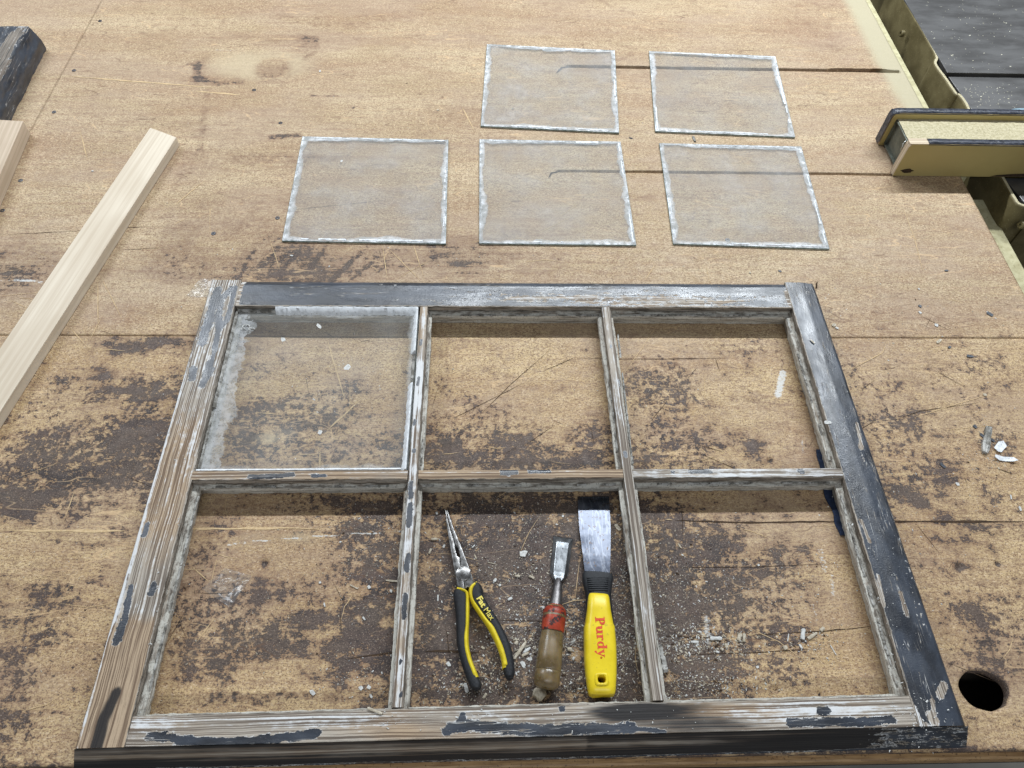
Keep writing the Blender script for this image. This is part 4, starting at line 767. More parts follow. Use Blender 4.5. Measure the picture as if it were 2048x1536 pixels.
for i, (pc, rz, lab, hz, res) in enumerate(PANES):
    P = [at(*p, .003) for p in pc]
    wv_ = ((P[1] - P[0]).length + (P[2] - P[3]).length) / 2; dv_ = ((P[0] - P[3]).length + (P[1] - P[2]).length) / 2
    o = glass('glass_pane', P, .0004, .0026, mat_glass('loose_pane_glass_%d' % i, wv_, dv_, hz * 1.15, 1.), None, rz=rz)
    tag(o, lab, 'glass pane', 'window panes taken out of the sash')
    E_ = {'t': (P[0], P[1], (0, -1)), 'b': (P[3], P[2], (0, 1)), 'l': (P[0], P[3], (1, 0)), 'r': (P[1], P[2], (-1, 0))}
    def strip(e, a, b, wd, gap, h, mt, sd, off=.0042):
        p, q, n = E_[e]; n = Vector((*n, 0)); n.rotate(Matrix.Rotation(rz, 3, 'Z'))
        A = p.lerp(q, a) + n * off; B = p.lerp(q, b) + n * off
        me = ragged([Vector((A.x, A.y, 0)), Vector((B.x, B.y, 0))], wd, h, 0, sd, gap)
        r2 = tag(link('putty_residue', me, mt), kind='stuff')
        for v in me.vertices: v.co.z += .0032
        inv = (Matrix.Translation(o.location) @ Matrix.Rotation(rz, 4, 'Z')).inverted(); r2.parent = o; r2.matrix_parent_inverse = inv
    for j, (e, a, b, wd, gap) in enumerate(res): strip(e, a, b, wd, gap, .0011, M_RES, 100 * i + j)
    for j, e in enumerate('tblr'): strip(e, .01, .99, .0018, .55, .0004, M_RESD, 900 + 10 * i + j, .0016)

# ------------------------------------------------------------------ timber lying on the bench
def mat_lumber(name, a, b, c, ax, sc=1.):
    m = N(name); P = m.mapv(m.obj(), (1, 1, 1), (0, 0, 0)); 
    st = (3, 170, 170) if ax == 'x' else (170, 3, 170)
    wv2 = m.noise(m.mapv(m.obj(), (6, 6, 6)), 1, 2)
    gr = m.noise(m.mapv(P, st), sc, 3, .6, .2); f = m.noise(m.mapv(P, tuple(k * 4 for k in st)), 1, 2)
    col = m.mix(m.step(gr, .35, .62), a, b); col = m.mix(m.step(f, .55, .75, 0, .35), col, c); col = m.mix(m.step(wv2, .45, .6, 0, .35), col, c)
    return m.fin(col, .62, m.bump(gr, .25, .0005), spec=.3)
M_PINE = mat_lumber('fresh_pine', (.56, .47, .36), (.68, .595, .475), (.50, .41, .30), 'y')
M_FIR = mat_lumber('reddish_fir', (.46, .36, .26), (.58, .47, .355), (.38, .285, .20), 'y')
def stick(name, end_r, far_r, width, h, mat, label, cat, skew=0., bevel=.0008):
    """square stick: end_r the near... far end of its right lower edge, far_r the other end"""
    d = (far_r - end_r); L = d.length; ang = math.atan2(d.y, d.x) - math.pi / 2
    me = boxm(name, 0, width, 0, L, 0, h, bevel)
    for v in me.vertices:
        if v.co.y < L / 2: v.co.y += skew * v.co.x
    o = bpy.data.objects.new(name, me); me.materials.append(mat); C.objects.link(o)
    o.location = (end_r.x, end_r.y, .0003); o.rotation_euler = (0, 0, ang); return tag(o, label, cat)
a = at(359.6, 291, 0); b = at(0, 860, 0); e = a + (b - a) * 1.5
stick('pine_stick', a, e, .0525, .0165, M_PINE, 'fresh pale pine strip lying diagonally beside the window sash', 'wood strip', skew=-.30)
a = at(62, 268, 0); b = at(0, 417, 0); e = a + (b - a) * 2.2
stick('fir_stick', a, e, .09, .0255, M_FIR, 'reddish planed board end beside the black weathered timber', 'board', skew=-.15)
# black weathered timber with a moulded side
def a_blk(x, y, z, K, S, T):
    b = fbm(x, y, 60, 8, 3, 5)
    return dict(paint=.62 - .35 * ((K == 0) & (b > .5)) + .2 * (K == 1), white=.28 + .5 * (S < .004), clean=np.zeros_like(x), dirt=np.zeros_like(x), char=.55 + .3 * (K == 1))
tim = empty('black_timber', (-.88, 1.2, 0), 'short beam of weathered black painted timber at the far corner of the bench', 'timber')
pA, pB = at(93, 99, 0), at(18, 250, 0); dirv = (pB - pA).normalized(); side = Vector((-dirv.y, dirv.x, 0))
if side.x > 0: side = -side
def fn_blk(s, n, z):
    return pA.x + dirv.x * s + side.x * n, pA.y + dirv.y * s + side.y * n
sweep('timber_body', [(0, .0004, 's'), (0, .020, 's'), (.003, .026, 's'), (.010, .044, 't'), (.012, .046, 't'), (.075, .046, 's'), (.075, .0004, 'b')], (pB - pA).length + .05, fn_blk, a_blk, seed=31, wob=.002, parent=tim, step=.003)

# ------------------------------------------------------------------ long nose pliers
ZP = .009
def zp(x, y, z=ZP, k=3.4133, ox=850, oy=970): return at(ox + x / k, oy + y / k, z).copy()
M_BLKR = mat_simple('black_soft_grip', (.009, .010, .012), (.020, .022, .026), 500, .62, bump=.25, speck=(700, .68, (.2, .2, .2), .5))
M_YELR = mat_simple('yellow_grip_inlay', (.62, .47, .015), (.75, .60, .03), 90, .45, bump=.1, speck=(300, .64, (.30, .22, .03), .6))
M_STL = mat_simple('worn_tool_steel', (.16, .155, .15), (.36, .355, .35), 160, .36, .85, .3, speck=(380, .58, (.07, .05, .04), .8))
pl = empty('pliers', zp(250, 700, 0), 'open long nose pliers with black and yellow handles lying inside the sash', 'pliers')
def jaw(name, pts, z0, z1): return link(name, prism(name, [tuple(zp(*p)[:2]) for p in pts], z0, z1, .0009, 2), M_STL, pl, 50)
jaw('jaw', [(137, 182), (146, 181), (152, 215), (164, 280), (190, 360), (206, 418), (204, 434), (211, 442), (207, 452), (214, 460), (211, 470), (219, 478), (217, 487), (226, 498), (236, 500), (241, 540), (246, 580), (262, 640), (270, 700), (275, 720), (236, 722), (220, 690), (208, 620), (190, 520), (168, 400), (150, 290)], .0045, .0135)
jaw('jaw', [(148, 181), (157, 184), (205, 325), (250, 432), (290, 540), (325, 640), (338, 690), (300, 708), (290, 700), (276, 718), (266, 660), (252, 600), (246, 560), (240, 500), (240, 488), (233, 470), (236, 462), (228, 452), (230, 444), (221, 437), (209, 418), (193, 358), (168, 280), (154, 212)], .0045, .0132)
c = zp(262, 612)
link('pivot', lathe('pivot', [(.0085, 0), (.0085, .0008), (.0078, .0013), (.0003, .0015)], 28, (c.x, c.y, .0132)), M_STL, pl, 40)
def limb(name, left, right, z, h, mat, expo=2.4, ext=1., parent=pl):
    n = min(len(left), len(right)); Lp = crom([zp(*p, z) for p in left[:n]], 5); Rp = crom([zp(*p, z) for p in right[:n]], 5)
    st = [((a + b) / 2, max(.0004, (a - b).length / 2), h * (1 if 1 < i < len(Lp) - 2 else .75)) for i, (a, b) in enumerate(zip(Lp, Rp))]
    return link(name, loft(name, st, 20, expo), mat, parent, 50)
lo = [(212, 728), (192, 742), (199, 800), (207, 860), (212, 930), (214, 1010), (219, 1090), (238, 1180), (266, 1270), (295, 1350), (318, 1392), (338, 1404)]
li = [(288, 736), (298, 752), (301, 800), (299, 860), (298, 930), (296, 1010), (299, 1090), (315, 1180), (340, 1265), (371, 1325), (385, 1362), (368, 1398)]
ro = [(362, 674), (383, 684), (398, 720), (400, 765), (438, 835), (478, 893), (520, 965), (558, 1040), (590, 1120), (606, 1200), (613, 1280), (603, 1318)]
ri = [(340, 680), (318, 698), (303, 735), (312, 780), (355, 845), (405, 910), (448, 980), (486, 1055), (514, 1130), (527, 1210), (538, 1290), (560, 1330)]
g1 = limb('grip', lo, li, .0095, .0085, M_BLKR); g2 = limb('grip', ro, ri, .0095, .0085, M_BLKR)
limb('grip_inlay', [(206, 716), (262, 738), (276, 765), (275, 850), (274, 960), (263, 1040), (266, 1120), (284, 1200), (308, 1262), (330, 1318)], [(232, 712), (285, 730), (301, 760), (304, 850), (301, 960), (299, 1040), (304, 1120), (322, 1200), (345, 1262), (370, 1324)], .0112, .0082, M_YELR, 2.2, parent=g1)
limb('grip_inlay', [(366, 672), (335, 700), (325, 740), (335, 790), (375, 850), (425, 920), (470, 968), (508, 1045), (540, 1120), (562, 1195), (568, 1235)], [(345, 674), (305, 715), (301, 755), (312, 800), (350, 862), (398, 932), (440, 1000), (478, 1075), (508, 1150), (524, 1215), (532, 1272)], .0112, .0080, M_YELR, 2.2, parent=g2)
M_YTXT = mat_simple('yellow_lettering', (.70, .58, .10), (.80, .68, .16), 200, .5)
def text(name, body, size, loc, rot, mat, parent, bold=0., ext=.0003, sx=1., tilt=(0, 0)):
    cu = bpy.data.curves.new(name, 'FONT'); cu.body = body; cu.size = size; cu.offset = bold; cu.extrude = ext; cu.resolution_u = 4
    t = bpy.data.objects.new('tmp', cu); C.objects.link(t); dg = bpy.context.evaluated_depsgraph_get()
    me = bpy.data.meshes.new_from_object(t.evaluated_get(dg)); bpy.data.objects.remove(t)
    me.transform(Matrix.Translation(loc) @ Matrix.Rotation(rot, 4, 'Z') @ Matrix.Rotation(tilt[0], 4, 'X') @ Matrix.Rotation(tilt[1], 4, 'Y') @ Matrix.Diagonal((sx, 1, 1, 1)))
    me.materials.clear(); return link(name, me, mat, parent)
q1, q2, q3 = zp(351, 772, .0188), zp(397, 852, .0188), zp(449, 926, .0188)
text('lettering', 'Fat', .0088, q1, math.atan2(q2.y - q1.y, q2.x - q1.x), M_YTXT, g2, .00030, sx=1.12); text('lettering', 'Max', .0088, q2, math.atan2(q3.y - q2.y, q3.x - q2.x), M_YTXT, g2, .00002, sx=.95)

# ------------------------------------------------------------------ chisel
ch = empty('chisel', zp(880, 800, 0), 'old wood chisel with amber handle and torn red collar between the pliers and the scraper', 'chisel')
T0, T1 = zp(946, 348, .006), zp(822, 1410, .012); ax = (T1 - T0); ax.z = 0; CL = ax.length; ax.normalize(); sdv = Vector((ax.y, -ax.x, 0))
if sdv.x < 0: sdv = -sdv
def cst(s, z): return Vector((T0.x + ax.x * s, T0.y + ax.y * s, z))
def clen(y): return (zp(900, y, .008) - zp(900, 348, .008)).length
V, F = [], []
secs = [(0, .0178, .0178, .0004, .0012), (clen(392), .0172, .0105, .0004, .0062), (clen(430), .0168, .0104, .0006, .0066), (clen(600), .0160, .0095, .0010, .0075), (clen(632), .0125, .0085, .0015, .0080), (clen(660), .0068, .0058, .0020, .0095)]
secs = [(s, w_ * .66, t_ * .66, a, b) for s, w_, t_, a, b in secs]
for s, w_, t_, za, zb in secs:
    c = cst(s, 0); V += [c + sdv * k * m_ + Vector((0, 0, z)) for k, m_, z in [(-1, w_, za), (-1, w_, za + .0016), (-1, t_, zb), (1, t_, zb), (1, w_, za + .0016), (1, w_, za)]]
for i in range(len(secs) - 1): F += [(i * 6 + k, i * 6 + (k + 1) % 6, (i + 1) * 6 + (k + 1) % 6, (i + 1) * 6 + k) for k in range(6)]
F += [tuple(range(6)), tuple(range(len(V) - 6, len(V)))[::-1]]
me = mesh('blade', V, F); bm = bmesh.new(); bm.from_mesh(me); bmesh.ops.recalc_face_normals(bm, faces=bm.faces[:]); bmesh.ops.bevel(bm, geom=bm.edges[:], offset=.0003, segments=1, affect='EDGES'); bm.to_mesh(me); bm.free()
M_CHS = mat_simple('scratched_chisel_steel', (.17, .18, .19), (.40, .42, .44), 110, .34, .85, .3, stretch=(1, .5, 1), speck=(520, .60, (.05, .045, .045), .8))
bl_ = link('blade', me, M_CHS, ch)
link('neck', loft('neck', [(cst(clen(645), .0052), .0056, .0040), (cst(clen(670), .0066), .0047, .0044), (cst(clen(720), .0076), .0054, .0050), (cst(clen(800), .0088), .0068, .0064), (cst(clen(850), .0098), .0076, .0074)], 18, 2.), mat_simple('dark_neck_steel', (.06, .055, .055), (.18, .17, .17), 90, .42, .8, .3), ch, 60)
M_AMB = N('amber_plastic'); nn = M_AMB.noise(M_AMB.obj(), 60, 4, .6)
M_AMB.b.inputs['Subsurface Weight'].default_value = .6; M_AMB.b.inputs['Subsurface Radius'].default_value = (.010, .006, .002); M_AMB.b.inputs['Subsurface Scale'].default_value = .6
M_AMBER = M_AMB.fin(M_AMB.mix(M_AMB.step(nn, .3, .7), (.11, .076, .034), (.23, .165, .085)), M_AMB.step(nn, .3, .7, .22, .42), M_AMB.bump(nn, .25, .0006))
hz_ = .0118
hd = [(850, .0108), (875, .0134), (900, .0147), (1010, .0142), (1030, .0138), (1100, .0150), (1200, .0156), (1290, .0160), (1298, .0155), (1306, .0160), (1370, .0158), (1398, .0145), (1412, .0105), (1416, .003)]; hd = [(y, r * .86) for y, r in hd]
st = [(cst(clen(y), max(hz_, r) if y < 1400 else .0130), r, r * .95) for y, r in hd]
h_ = link('handle', loft('handle', st, 28, 2.), M_AMBER, ch, 50)
M_RED = mat_simple('torn_red_tape', (.24, .030, .014), (.40, .055, .024), 60, .38, bump=.8, speck=(140, .54, (.035, .02, .02), .95), bd=.0015)
link('collar', loft('collar', [(cst(clen(y), .0122 if y > 870 else .0108), r * .84 + .0004, r * .82 + .0004) for y, r in [(842, .0098), (856, .0118), (872, .0138), (900, .0151), (920, .0143), (935, .0148), (1000, .0144), (1026, .0140)]], 28, 2., False), M_RED, h_, 60)

# ------------------------------------------------------------------ putty knife
kn = empty('putty_knife', zp(1190, 900, 0), 'yellow handled putty knife with broad steel blade lying next to the muntin', 'putty knife')
KN = lambda y, z: zp(1190, y, z).y
M_KBL = N('scratched_blade'); P_ = M_KBL.obj(); n1_ = M_KBL.noise(P_, 30, 4, .6); n2_ = M_KBL.noise(P_, 260, 4, .65)
sc1 = M_KBL.ridge(M_KBL.mapv(P_, (40, 9, 9), (0, 0, .5)), 1.6, .020, 2); sc2 = M_KBL.ridge(M_KBL.mapv(P_, (40, 7, 9), (0, 0, -.25)), 2.1, .020, 2)
cc = M_KBL.mix(M_KBL.step(n1_, .4, .6), (.075, .085, .11), (.18, .195, .235)); cc = M_KBL.mix(M_KBL.math('MULTIPLY', M_KBL.math('MAXIMUM', sc1, sc2), .22), cc, (.42, .44, .48)); cc = M_KBL.mix(M_KBL.step(n2_, .60, .66, 0, .85), cc, (.11, .075, .05))
M_BLADE = M_KBL.fin(cc, M_KBL.step(n1_, .35, .65, .26, .42), M_KBL.bump(n1_, .12, .001), .95)
bz = .0075
pts = [(1042, 74), (1258, 74), (1268, 300), (1264, 480), (1257, 640), (1092, 640), (1075, 480), (1053, 300)]
pw = [zp(x, y, .004) for x, y in pts]; 
V, F = [], []; yT = pw[0].y; yB = pw[4].y
def wx(y, sg):
    ks = sorted([(p.y, p.x) for p in (pw[1:5] if sg > 0 else [pw[0]] + pw[5:])]); return float(np.interp(y, [k[0] for k in ks], [k[1] for k in ks]))
rows = [yT + (yB - yT) * i / 24 for i in range(25)]
for y in rows:
    u = (y - yT) / (yB - yT); zc = .0012 + .0072 * u ** 1.1; th = .00035 + .0005 * u; xl, xr = wx(y, -1), wx(y, 1)
    for i in range(9): V.append((xl + (xr - xl) * i / 8, y, zc + th))
    for i in range(9): V.append((xl + (xr - xl) * i / 8, y, zc - th))
for r_ in range(24):
    for i in range(8): a = r_ * 18 + i; F.append((a, a + 1, a + 19, a + 18)); a += 9; F.append((a + 1, a, a + 18, a + 19))
    a = r_ * 18; F.append((a + 9, a, a + 18, a + 27)); F.append((a + 8, a + 17, a + 35, a + 26))
F.append(tuple(range(0, 9)) + tuple(range(17, 8, -1)))
me = mesh('blade', V, F); bm = bmesh.new(); bm.from_mesh(me); bmesh.ops.recalc_face_normals(bm, faces=bm.faces[:]); bm.to_mesh(me); bm.free()
link('blade', me, M_BLADE, kn, 40)
def kst(pts, z, sc=1.): # (y, xl, xr, half height)
    o = []
    for y, xl, xr, h in pts:
        a, b = zp(xl, y, z), zp(xr, y, z); o.append(((a + b) / 2, (b - a).length / 2 * sc, h))
    return o
bol = kst([(600, 1095, 1262, .0052), (604, 1080, 1277, .0068), (620, 1073, 1284, .0074), (650, 1074, 1282, .0080), (700, 1085, 1275, .0088), (750, 1098, 1268, .0095), (800, 1100, 1272, .0098), (900, 1096, 1284, .0098), (980, 1092, 1294, .0096), (1010, 1094, 1294, .0080)], .0105)
bo = link('bolster', loft('bolster', bol, 28, 3.), M_BLKR, kn, 50)
for i, y in enumerate([632, 646, 660, 674, 688, 702, 716]):
    a, b = zp(1105 + i * 2, y, .0186 + .0003 * i), zp(1256 - i * 1, y, .0186 + .0003 * i)
    m_ = boxm('grip_rib', a.x, b.x, a.y - .0007, a.y + .0007, .0160, .0187 + .00033 * i, .0005, 2); link('grip_rib', m_, M_BLKR, bo)
hp = kst([(752, 1128, 1238, .0050), (756, 1114, 1252, .0090), (775, 1110, 1256, .0112), (860, 1103, 1266, .0120), (955, 1092, 1284, .0122), (972, 1085, 1293, .0122), (1080, 1085, 1302, .0125), (1200, 1087, 1306, .0125), (1300, 1096, 1305, .0120), (1390, 1109, 1300, .0112), (1425, 1114, 1294, .0100), (1440, 1122, 1286, .0070), (1446, 1140, 1270, .003)], .0125)
hm = loft('handle', hp, 36, 3.2)
a, b = zp(1174, 1305, .02), zp(1232, 1356, .02)
hm = cut(hm, boxm('c', a.x, b.x, b.y, a.y, -.02, .06, .003, 4))
M_YEL = mat_simple('glossy_yellow_handle', (.70, .52, .015), (.84, .65, .03), 26, .34, bump=.06, speck=(210, .62, (.40, .31, .05), .45))
kh = link('handle', hm, M_YEL, kn, 50)
# raised rim of the hanging hole
V, F = [], []; cx_, cy_ = (a.x + b.x) / 2, (a.y + b.y) / 2; hw, hh = abs(b.x - a.x) / 2, abs(a.y - b.y) / 2
for k in range(32):
    t = 2 * math.pi * k / 32; e_ = lambda v: math.copysign(abs(v) ** (2 / 4.5), v)
    for f_, z in [(1.005, .0205), (1.0, .0243), (1.12, .0253), (1.38, .0250), (1.52, .0238)]: V.append((cx_ + e_(math.cos(t)) * (hw + (f_ - 1) * .006), cy_ + e_(math.sin(t)) * (hh + (f_ - 1) * .006), z))
F = [(k * 5 + j, k * 5 + j + 1, (k + 1) % 32 * 5 + j + 1, (k + 1) % 32 * 5 + j) for k in range(32) for j in range(4)]
me = mesh('hole_rim', V, F); bm = bmesh.new(); bm.from_mesh(me); bmesh.ops.recalc_face_normals(bm, faces=bm.faces[:]); bm.to_mesh(me); bm.free(); link('hole_rim', me, M_YEL, kh, 179)
# red slab serif lettering, drawn letter by letter (units: x height = 1)
M_REDT = mat_simple('red_lettering', (.58, .055, .02), (.70, .085, .03), 300, .45)
def stroke(V, F, pts, wds):
    k0 = len(V)
    for i, p in enumerate(pts):
        q0, q1 = pts[max(i - 1, 0)], pts[min(i + 1, len(pts) - 1)]; d = Vector((q1[0] - q0[0], q1[1] - q0[1])).normalized(); n = Vector((-d.y, d.x)); w_ = wds[i] / 2
        V += [(p[0] + n.x * w_, p[1] + n.y * w_, 0), (p[0] - n.x * w_, p[1] - n.y * w_, 0)]
    F += [(k0 + 2 * i, k0 + 2 * i + 1, k0 + 2 * i + 3, k0 + 2 * i + 2) for i in range(len(pts) - 1)]
def arc(cx, cy, rx, ry, t0, t1, thick, thin, n=14):
    P, W2 = [], []
    for i in range(n + 1): t = R(t0 + (t1 - t0) * i / n); P.append((cx + rx * math.cos(t), cy + ry * math.sin(t))); W2.append(thin + (thick - thin) * abs(math.cos(t)))
    return P, W2
def letters():
    V, F = [], []; S = lambda p, w_: stroke(V, F, p, w_); st_ = .38; x = 0
    sf = lambda cx, y, w_: S([(cx - w_ / 2, y), (cx + w_ / 2, y)], [.13, .13])
    # P
    S([(x + .35, 0), (x + .35, 1.5)], [st_, st_]); sf(x + .35, .065, .8); sf(x + .25, 1.435, .6); S(*arc(x + .60, 1.07, .42, .37, 90, -90, .36, .12)); S([(x + .4, 1.44), (x + .62, 1.44)], [.12, .12]); S([(x + .4, .70), (x + .62, .70)], [.12, .12]); x += 1.36
    # u
    S([(x + .28, .95), (x + .28, .35)], [st_, st_]); S(*arc(x + .55, .33, .27, .27, 180, 330, .32, .14)); S([(x + .95, 1.), (x + .95, .05)], [st_, st_]); sf(x + .16, .94, .4); sf(x + .84, .94, .4); sf(x + 1.06, .065, .4); x += 1.38
    # r
    S([(x + .28, .95), (x + .28, 0)], [st_, st_]); sf(x + .16, .94, .4); sf(x + .30, .065, .7); S(*arc(x + .62, .62, .26, .30, 170, 40, .18, .22)); S(*arc(x + .82, .78, .03, .03, 0, 340, .2, .2, 6)); x += 1.02
    # d
    S(*arc(x + .50, .50, .33, .44, 60, 300, .32, .12)); S([(x + .88, 1.5), (x + .88, .05)], [st_, st_]); sf(x + .76, 1.44, .4); sf(x + 1.0, .065, .4); x += 1.28
    # y
    S([(x + .16, .95), (x + .62, .0)], [.32, .28]); S([(x + .98, .95), (x + .60, .02), (x + .42, -.32)], [.15, .15, .16]); sf(x + .22, .94, .55); sf(x + .95, .94, .42); S(*arc(x + .30, -.34, .10, .10, 0, 340, .16, .16, 8)); x += 1.2
    return V, F, x
V, F, tot = letters()
a, b = zp(1160, 903, .0245), zp(1160, 1178, .0245); u_ = (a - b).length / tot * 1.0
base = zp(1161, 903, .0248)
V2 = [(base.x + v[1] * .0068, base.y - v[0] * u_, .02475) for v in V]
# follow the rounded face of the handle
V2 = [(x, y, .0252 - .0128 * (1 - (max(0, 1 - (abs(x - kh_x) / .0185) ** 3.2)) ** (1 / 3.2))) for (x, y, z) in V2 for kh_x in [zp(1196, 1040, .0125).x]]
lt = mesh('lettering', V2, F); link('lettering', lt, M_REDT, kh)
text('lettering', '\u00ae', .0026, Vector((zp(1197, 1172, .0252).x, zp(1197, 1172, .0252).y, .0252)), -math.pi / 2, M_REDT, kh)

# ------------------------------------------------------------------ bits lying about
M_PLASTIC = N('clear_film'); pt = M_PLASTIC
tr = pt.n.new('ShaderNodeBsdfTransparent'); tr.inputs[0].default_value = (.93, .94, .95, 1); gs = pt.n.new('ShaderNodeBsdfGlossy'); gs.inputs['Roughness'].default_value = .28
lw = pt.n.new('ShaderNodeLayerWeight'); lw.inputs[0].default_value = .12; df = pt.n.new('ShaderNodeBsdfDiffuse'); df.inputs[0].default_value = (.8, .8, .8, 1)
s1 = pt.n.new('ShaderNodeMixShader'); s1.inputs[0].default_value = .05; pt.L(tr.outputs[0], s1.inputs[1]); pt.L(df.outputs[0], s1.inputs[2])
s2 = pt.n.new('ShaderNodeMixShader'); pt.L(pt.math('ADD', .05, lw.outputs[0]), s2.inputs[0]); pt.L(s1.outputs[0], s2.inputs[1]); pt.L(gs.outputs[0], s2.inputs[2]); pt.L(s2.outputs[0], pt.o.inputs[0])
def film(name, quad, amp, seed, label, crump=0.):
    P = [at(*p, .001) for p in quad]; c = sum(P, Vector()) / 4; n = 26; V = []
    uu, vv = np.meshgrid(np.linspace(0, 1, n), np.linspace(0, 1, n)); nz = fbm(uu, vv, 3.2, 3.2, 3, seed); ed = fbm(uu, vv, 8, 8, 2, seed + 3) - .5
    for j in range(n):
        for i in range(n):
            u, v = uu[j, i], vv[j, i]; p = P[0].lerp(P[1], u).lerp(P[3].lerp(P[2], u), v); e = crump * ed[j, i] * .01
            V.append((p.x - c.x + e, p.y - c.y + e * .7, .0006 + amp * max(0, nz[j, i] - .42) + amp * 1.3 * max(0, .12 - v) + crump * amp * abs(ed[j, i])))
    F = [(j * n + i, j * n + i + 1, (j + 1) * n + i + 1, (j + 1) * n + i) for j in range(n - 1) for i in range(n - 1)]
    o = link(name, mesh(name, V, F), M_PLASTIC.m, None, 179); o.location = (c.x, c.y, 0); return tag(o, label, 'plastic scrap')
film('plastic_film', [(404, 1178), (452, 1138), (504, 1152), (462, 1216)], .008, 5, 'square scrap of clear plastic film lying inside the lower corner light')
film('plastic_film', [(372, 592), (404, 556), (436, 560), (424, 596)], .005, 9, 'crumpled clear plastic scrap poking out at the far sash corner', .5)
def flake(name, px, py, L, Wd, ang, mat, label, group=None, z=0., th=.0007, cat='paint flake', curl=0., n=7):
    """irregular chip with broken outline"""
    c = at(px, py, z + .0006).copy(); r = random.Random(int(px * 7 + py)); out = []
    for k in range(n):
        t = 2 * math.pi * k / n + r.uniform(-.25, .25); f_ = r.uniform(.78, 1.1); out.append((math.copysign(abs(math.cos(t)) ** .6, math.cos(t)) * L / 2 * f_, math.copysign(abs(math.sin(t)) ** .6, math.sin(t)) * Wd / 2 * f_))
    me = prism(name, out, 0, th, 0)
    if curl:
        bm = bmesh.new(); bm.from_mesh(me); bmesh.ops.triangulate(bm, faces=[f for f in bm.faces if len(f.verts) > 4]); bmesh.ops.subdivide_edges(bm, edges=bm.edges[:], cuts=1)
        for v in bm.verts: v.co.z += curl * (v.co.x / (L / 2)) ** 2
        bm.to_mesh(me); bm.free()
    o = link(name, me, mat); o.location = (c.x, c.y, z + .0002); o.rotation_euler = (0, 0, R(ang)); return tag(o, label, cat, group)
def splinter(name, px, py, px2, py2, wd, h, mat, label, group=None, z=0., cat='wood splinter', grooves_=False):
    a, b = at(px, py, z).copy(), at(px2, py2, z).copy(); L = (b - a).length; r = random.Random(int(px + py)); n = 6; V = []
    for i in range(n + 1):
        s = L * i / n - L / 2; w2 = wd / 2 * r.uniform(.8, 1.1) * (1 if 0 < i < n else .75)
        prof = [(-w2, 0), (-w2, h * .8), (-w2 * .35, h), (-w2 * .1, h * .72), (w2 * .4, h * 1.02), (w2, h * .7), (w2, 0)] if grooves_ else [(-w2, 0), (-w2 * .9, h * .8), (-w2 * .2, h), (w2 * .4, h * .95), (w2 * .9, h * .7), (w2, 0)]
        V += [(s + r.uniform(-.0006, .0006) * (i in (0, n)), p, q) for p, q in prof]
    m_ = len(prof); F = [(i * m_ + k, i * m_ + (k + 1) % m_, (i + 1) * m_ + (k + 1) % m_, (i + 1) * m_ + k) for i in range(n) for k in range(m_)] + [tuple(range(m_)), tuple(range(n * m_, (n + 1) * m_))]
    me = mesh(name, V, F); bm = bmesh.new(); bm.from_mesh(me); bmesh.ops.recalc_face_normals(bm, faces=bm.faces[:]); bm.to_mesh(me); bm.free()
    o = link(name, me, mat); c = (a + b) / 2; o.location = (c.x, c.y, z + .0002); o.rotation_euler = (0, 0, math.atan2(b.y - a.y, b.x - a.x)); return tag(o, label, cat, group)
splinter('putty_chunk', 1976, 856, 1968, 907, .0092, .0045, M_PUTG, 'ridged length of old grey putty on the bench beyond the black stile', cat='putty chunk', grooves_=True)
flake('paint_flake', 1999, 895, .021, .011, 40, M_RES, 'white paint flake leaning between the ridged putty and the long curl', cat='paint flake', curl=.003, n=6)
flake('paint_flake', 2009, 918, .030, .0075, -10, M_RES, 'long white paint flake nearest the bench hole of the three big scraps', curl=.004, n=6)
flake('paint_flake', 1886, 931, .0088, .0040, -55, M_FLAKEB, 'slate coloured splinter shaped flake beyond the black stile')
flake('paint_flake', 1655, 845, .0110, .0052, -2, M_FLAKE, 'white paint flake lying on the black stile near the cross muntin', z=HS)
flake('paint_flake', 1625, 683, .0020, .0085, 32, M_CHIP, 'thin pale chip lying on the far part of the black stile', z=HS + .001, cat='wood chip')
flake('paint_flake', 1262, 276, .0085, .0022, -25, M_FLAKEB, 'narrow dark chip on the bench between the two middle panes')
splinter('putty_chunk', 1386, 274, 1390, 284, .0045, .002, M_PUTG, 'small grey putty crumb at the corner of the pane near the saw', cat='putty chunk')
splinter('wood_chip', 1069, 1380, 1088, 1396, .012, .008, M_CHIP, 'square wooden chip tucked under the butt of the chisel', cat='wood chip')
splinter('putty_chunk', 1882, 464, 1897, 469, .005, .003, M_PUTG, 'grey putty bit on the dusty ledge by the saw', z=-.05, cat='putty chunk')
flake('paint_flake', 1047, 1107, .0100, .0085, 10, M_FLAKE, 'broad white flake on the bench above the chisel', n=5)
flake('paint_flake', 345, 1485, .0040, .0035, 0, M_FLAKE, 'tiny white flake at the bevelled rail near the wood corner', z=HS) if False else None
flake('wood_sliver', 1235, 1055, .012, .0045, -50, M_CHIP, 'tan curved sliver between the scraper blade and muntin', cat='wood chip')
splinter('wood_splinter', 735, 1416, 765, 1428, .003, .002, M_CHIP, 'yellow splinter caught on the bottom rail by the first muntin', z=HS)
splinter('wood_splinter', 772, 1161, 798, 1163, .0022, .001, M_CHIP, 'pale splinter touching the first upright muntin')
splinter('wood_splinter', 1028, 1318, 1052, 1284, .0035, .0022, M_CHIP, 'light wooden splinter between the pliers and the chisel')
splinter('wood_splinter', 1030, 1302, 1062, 1290, .0018, .0012, mat_simple('grey_splinter', (.16, .14, .11), (.30, .27, .22), 300, .8), 'thin grey splinter beside the light one near the pliers tip')
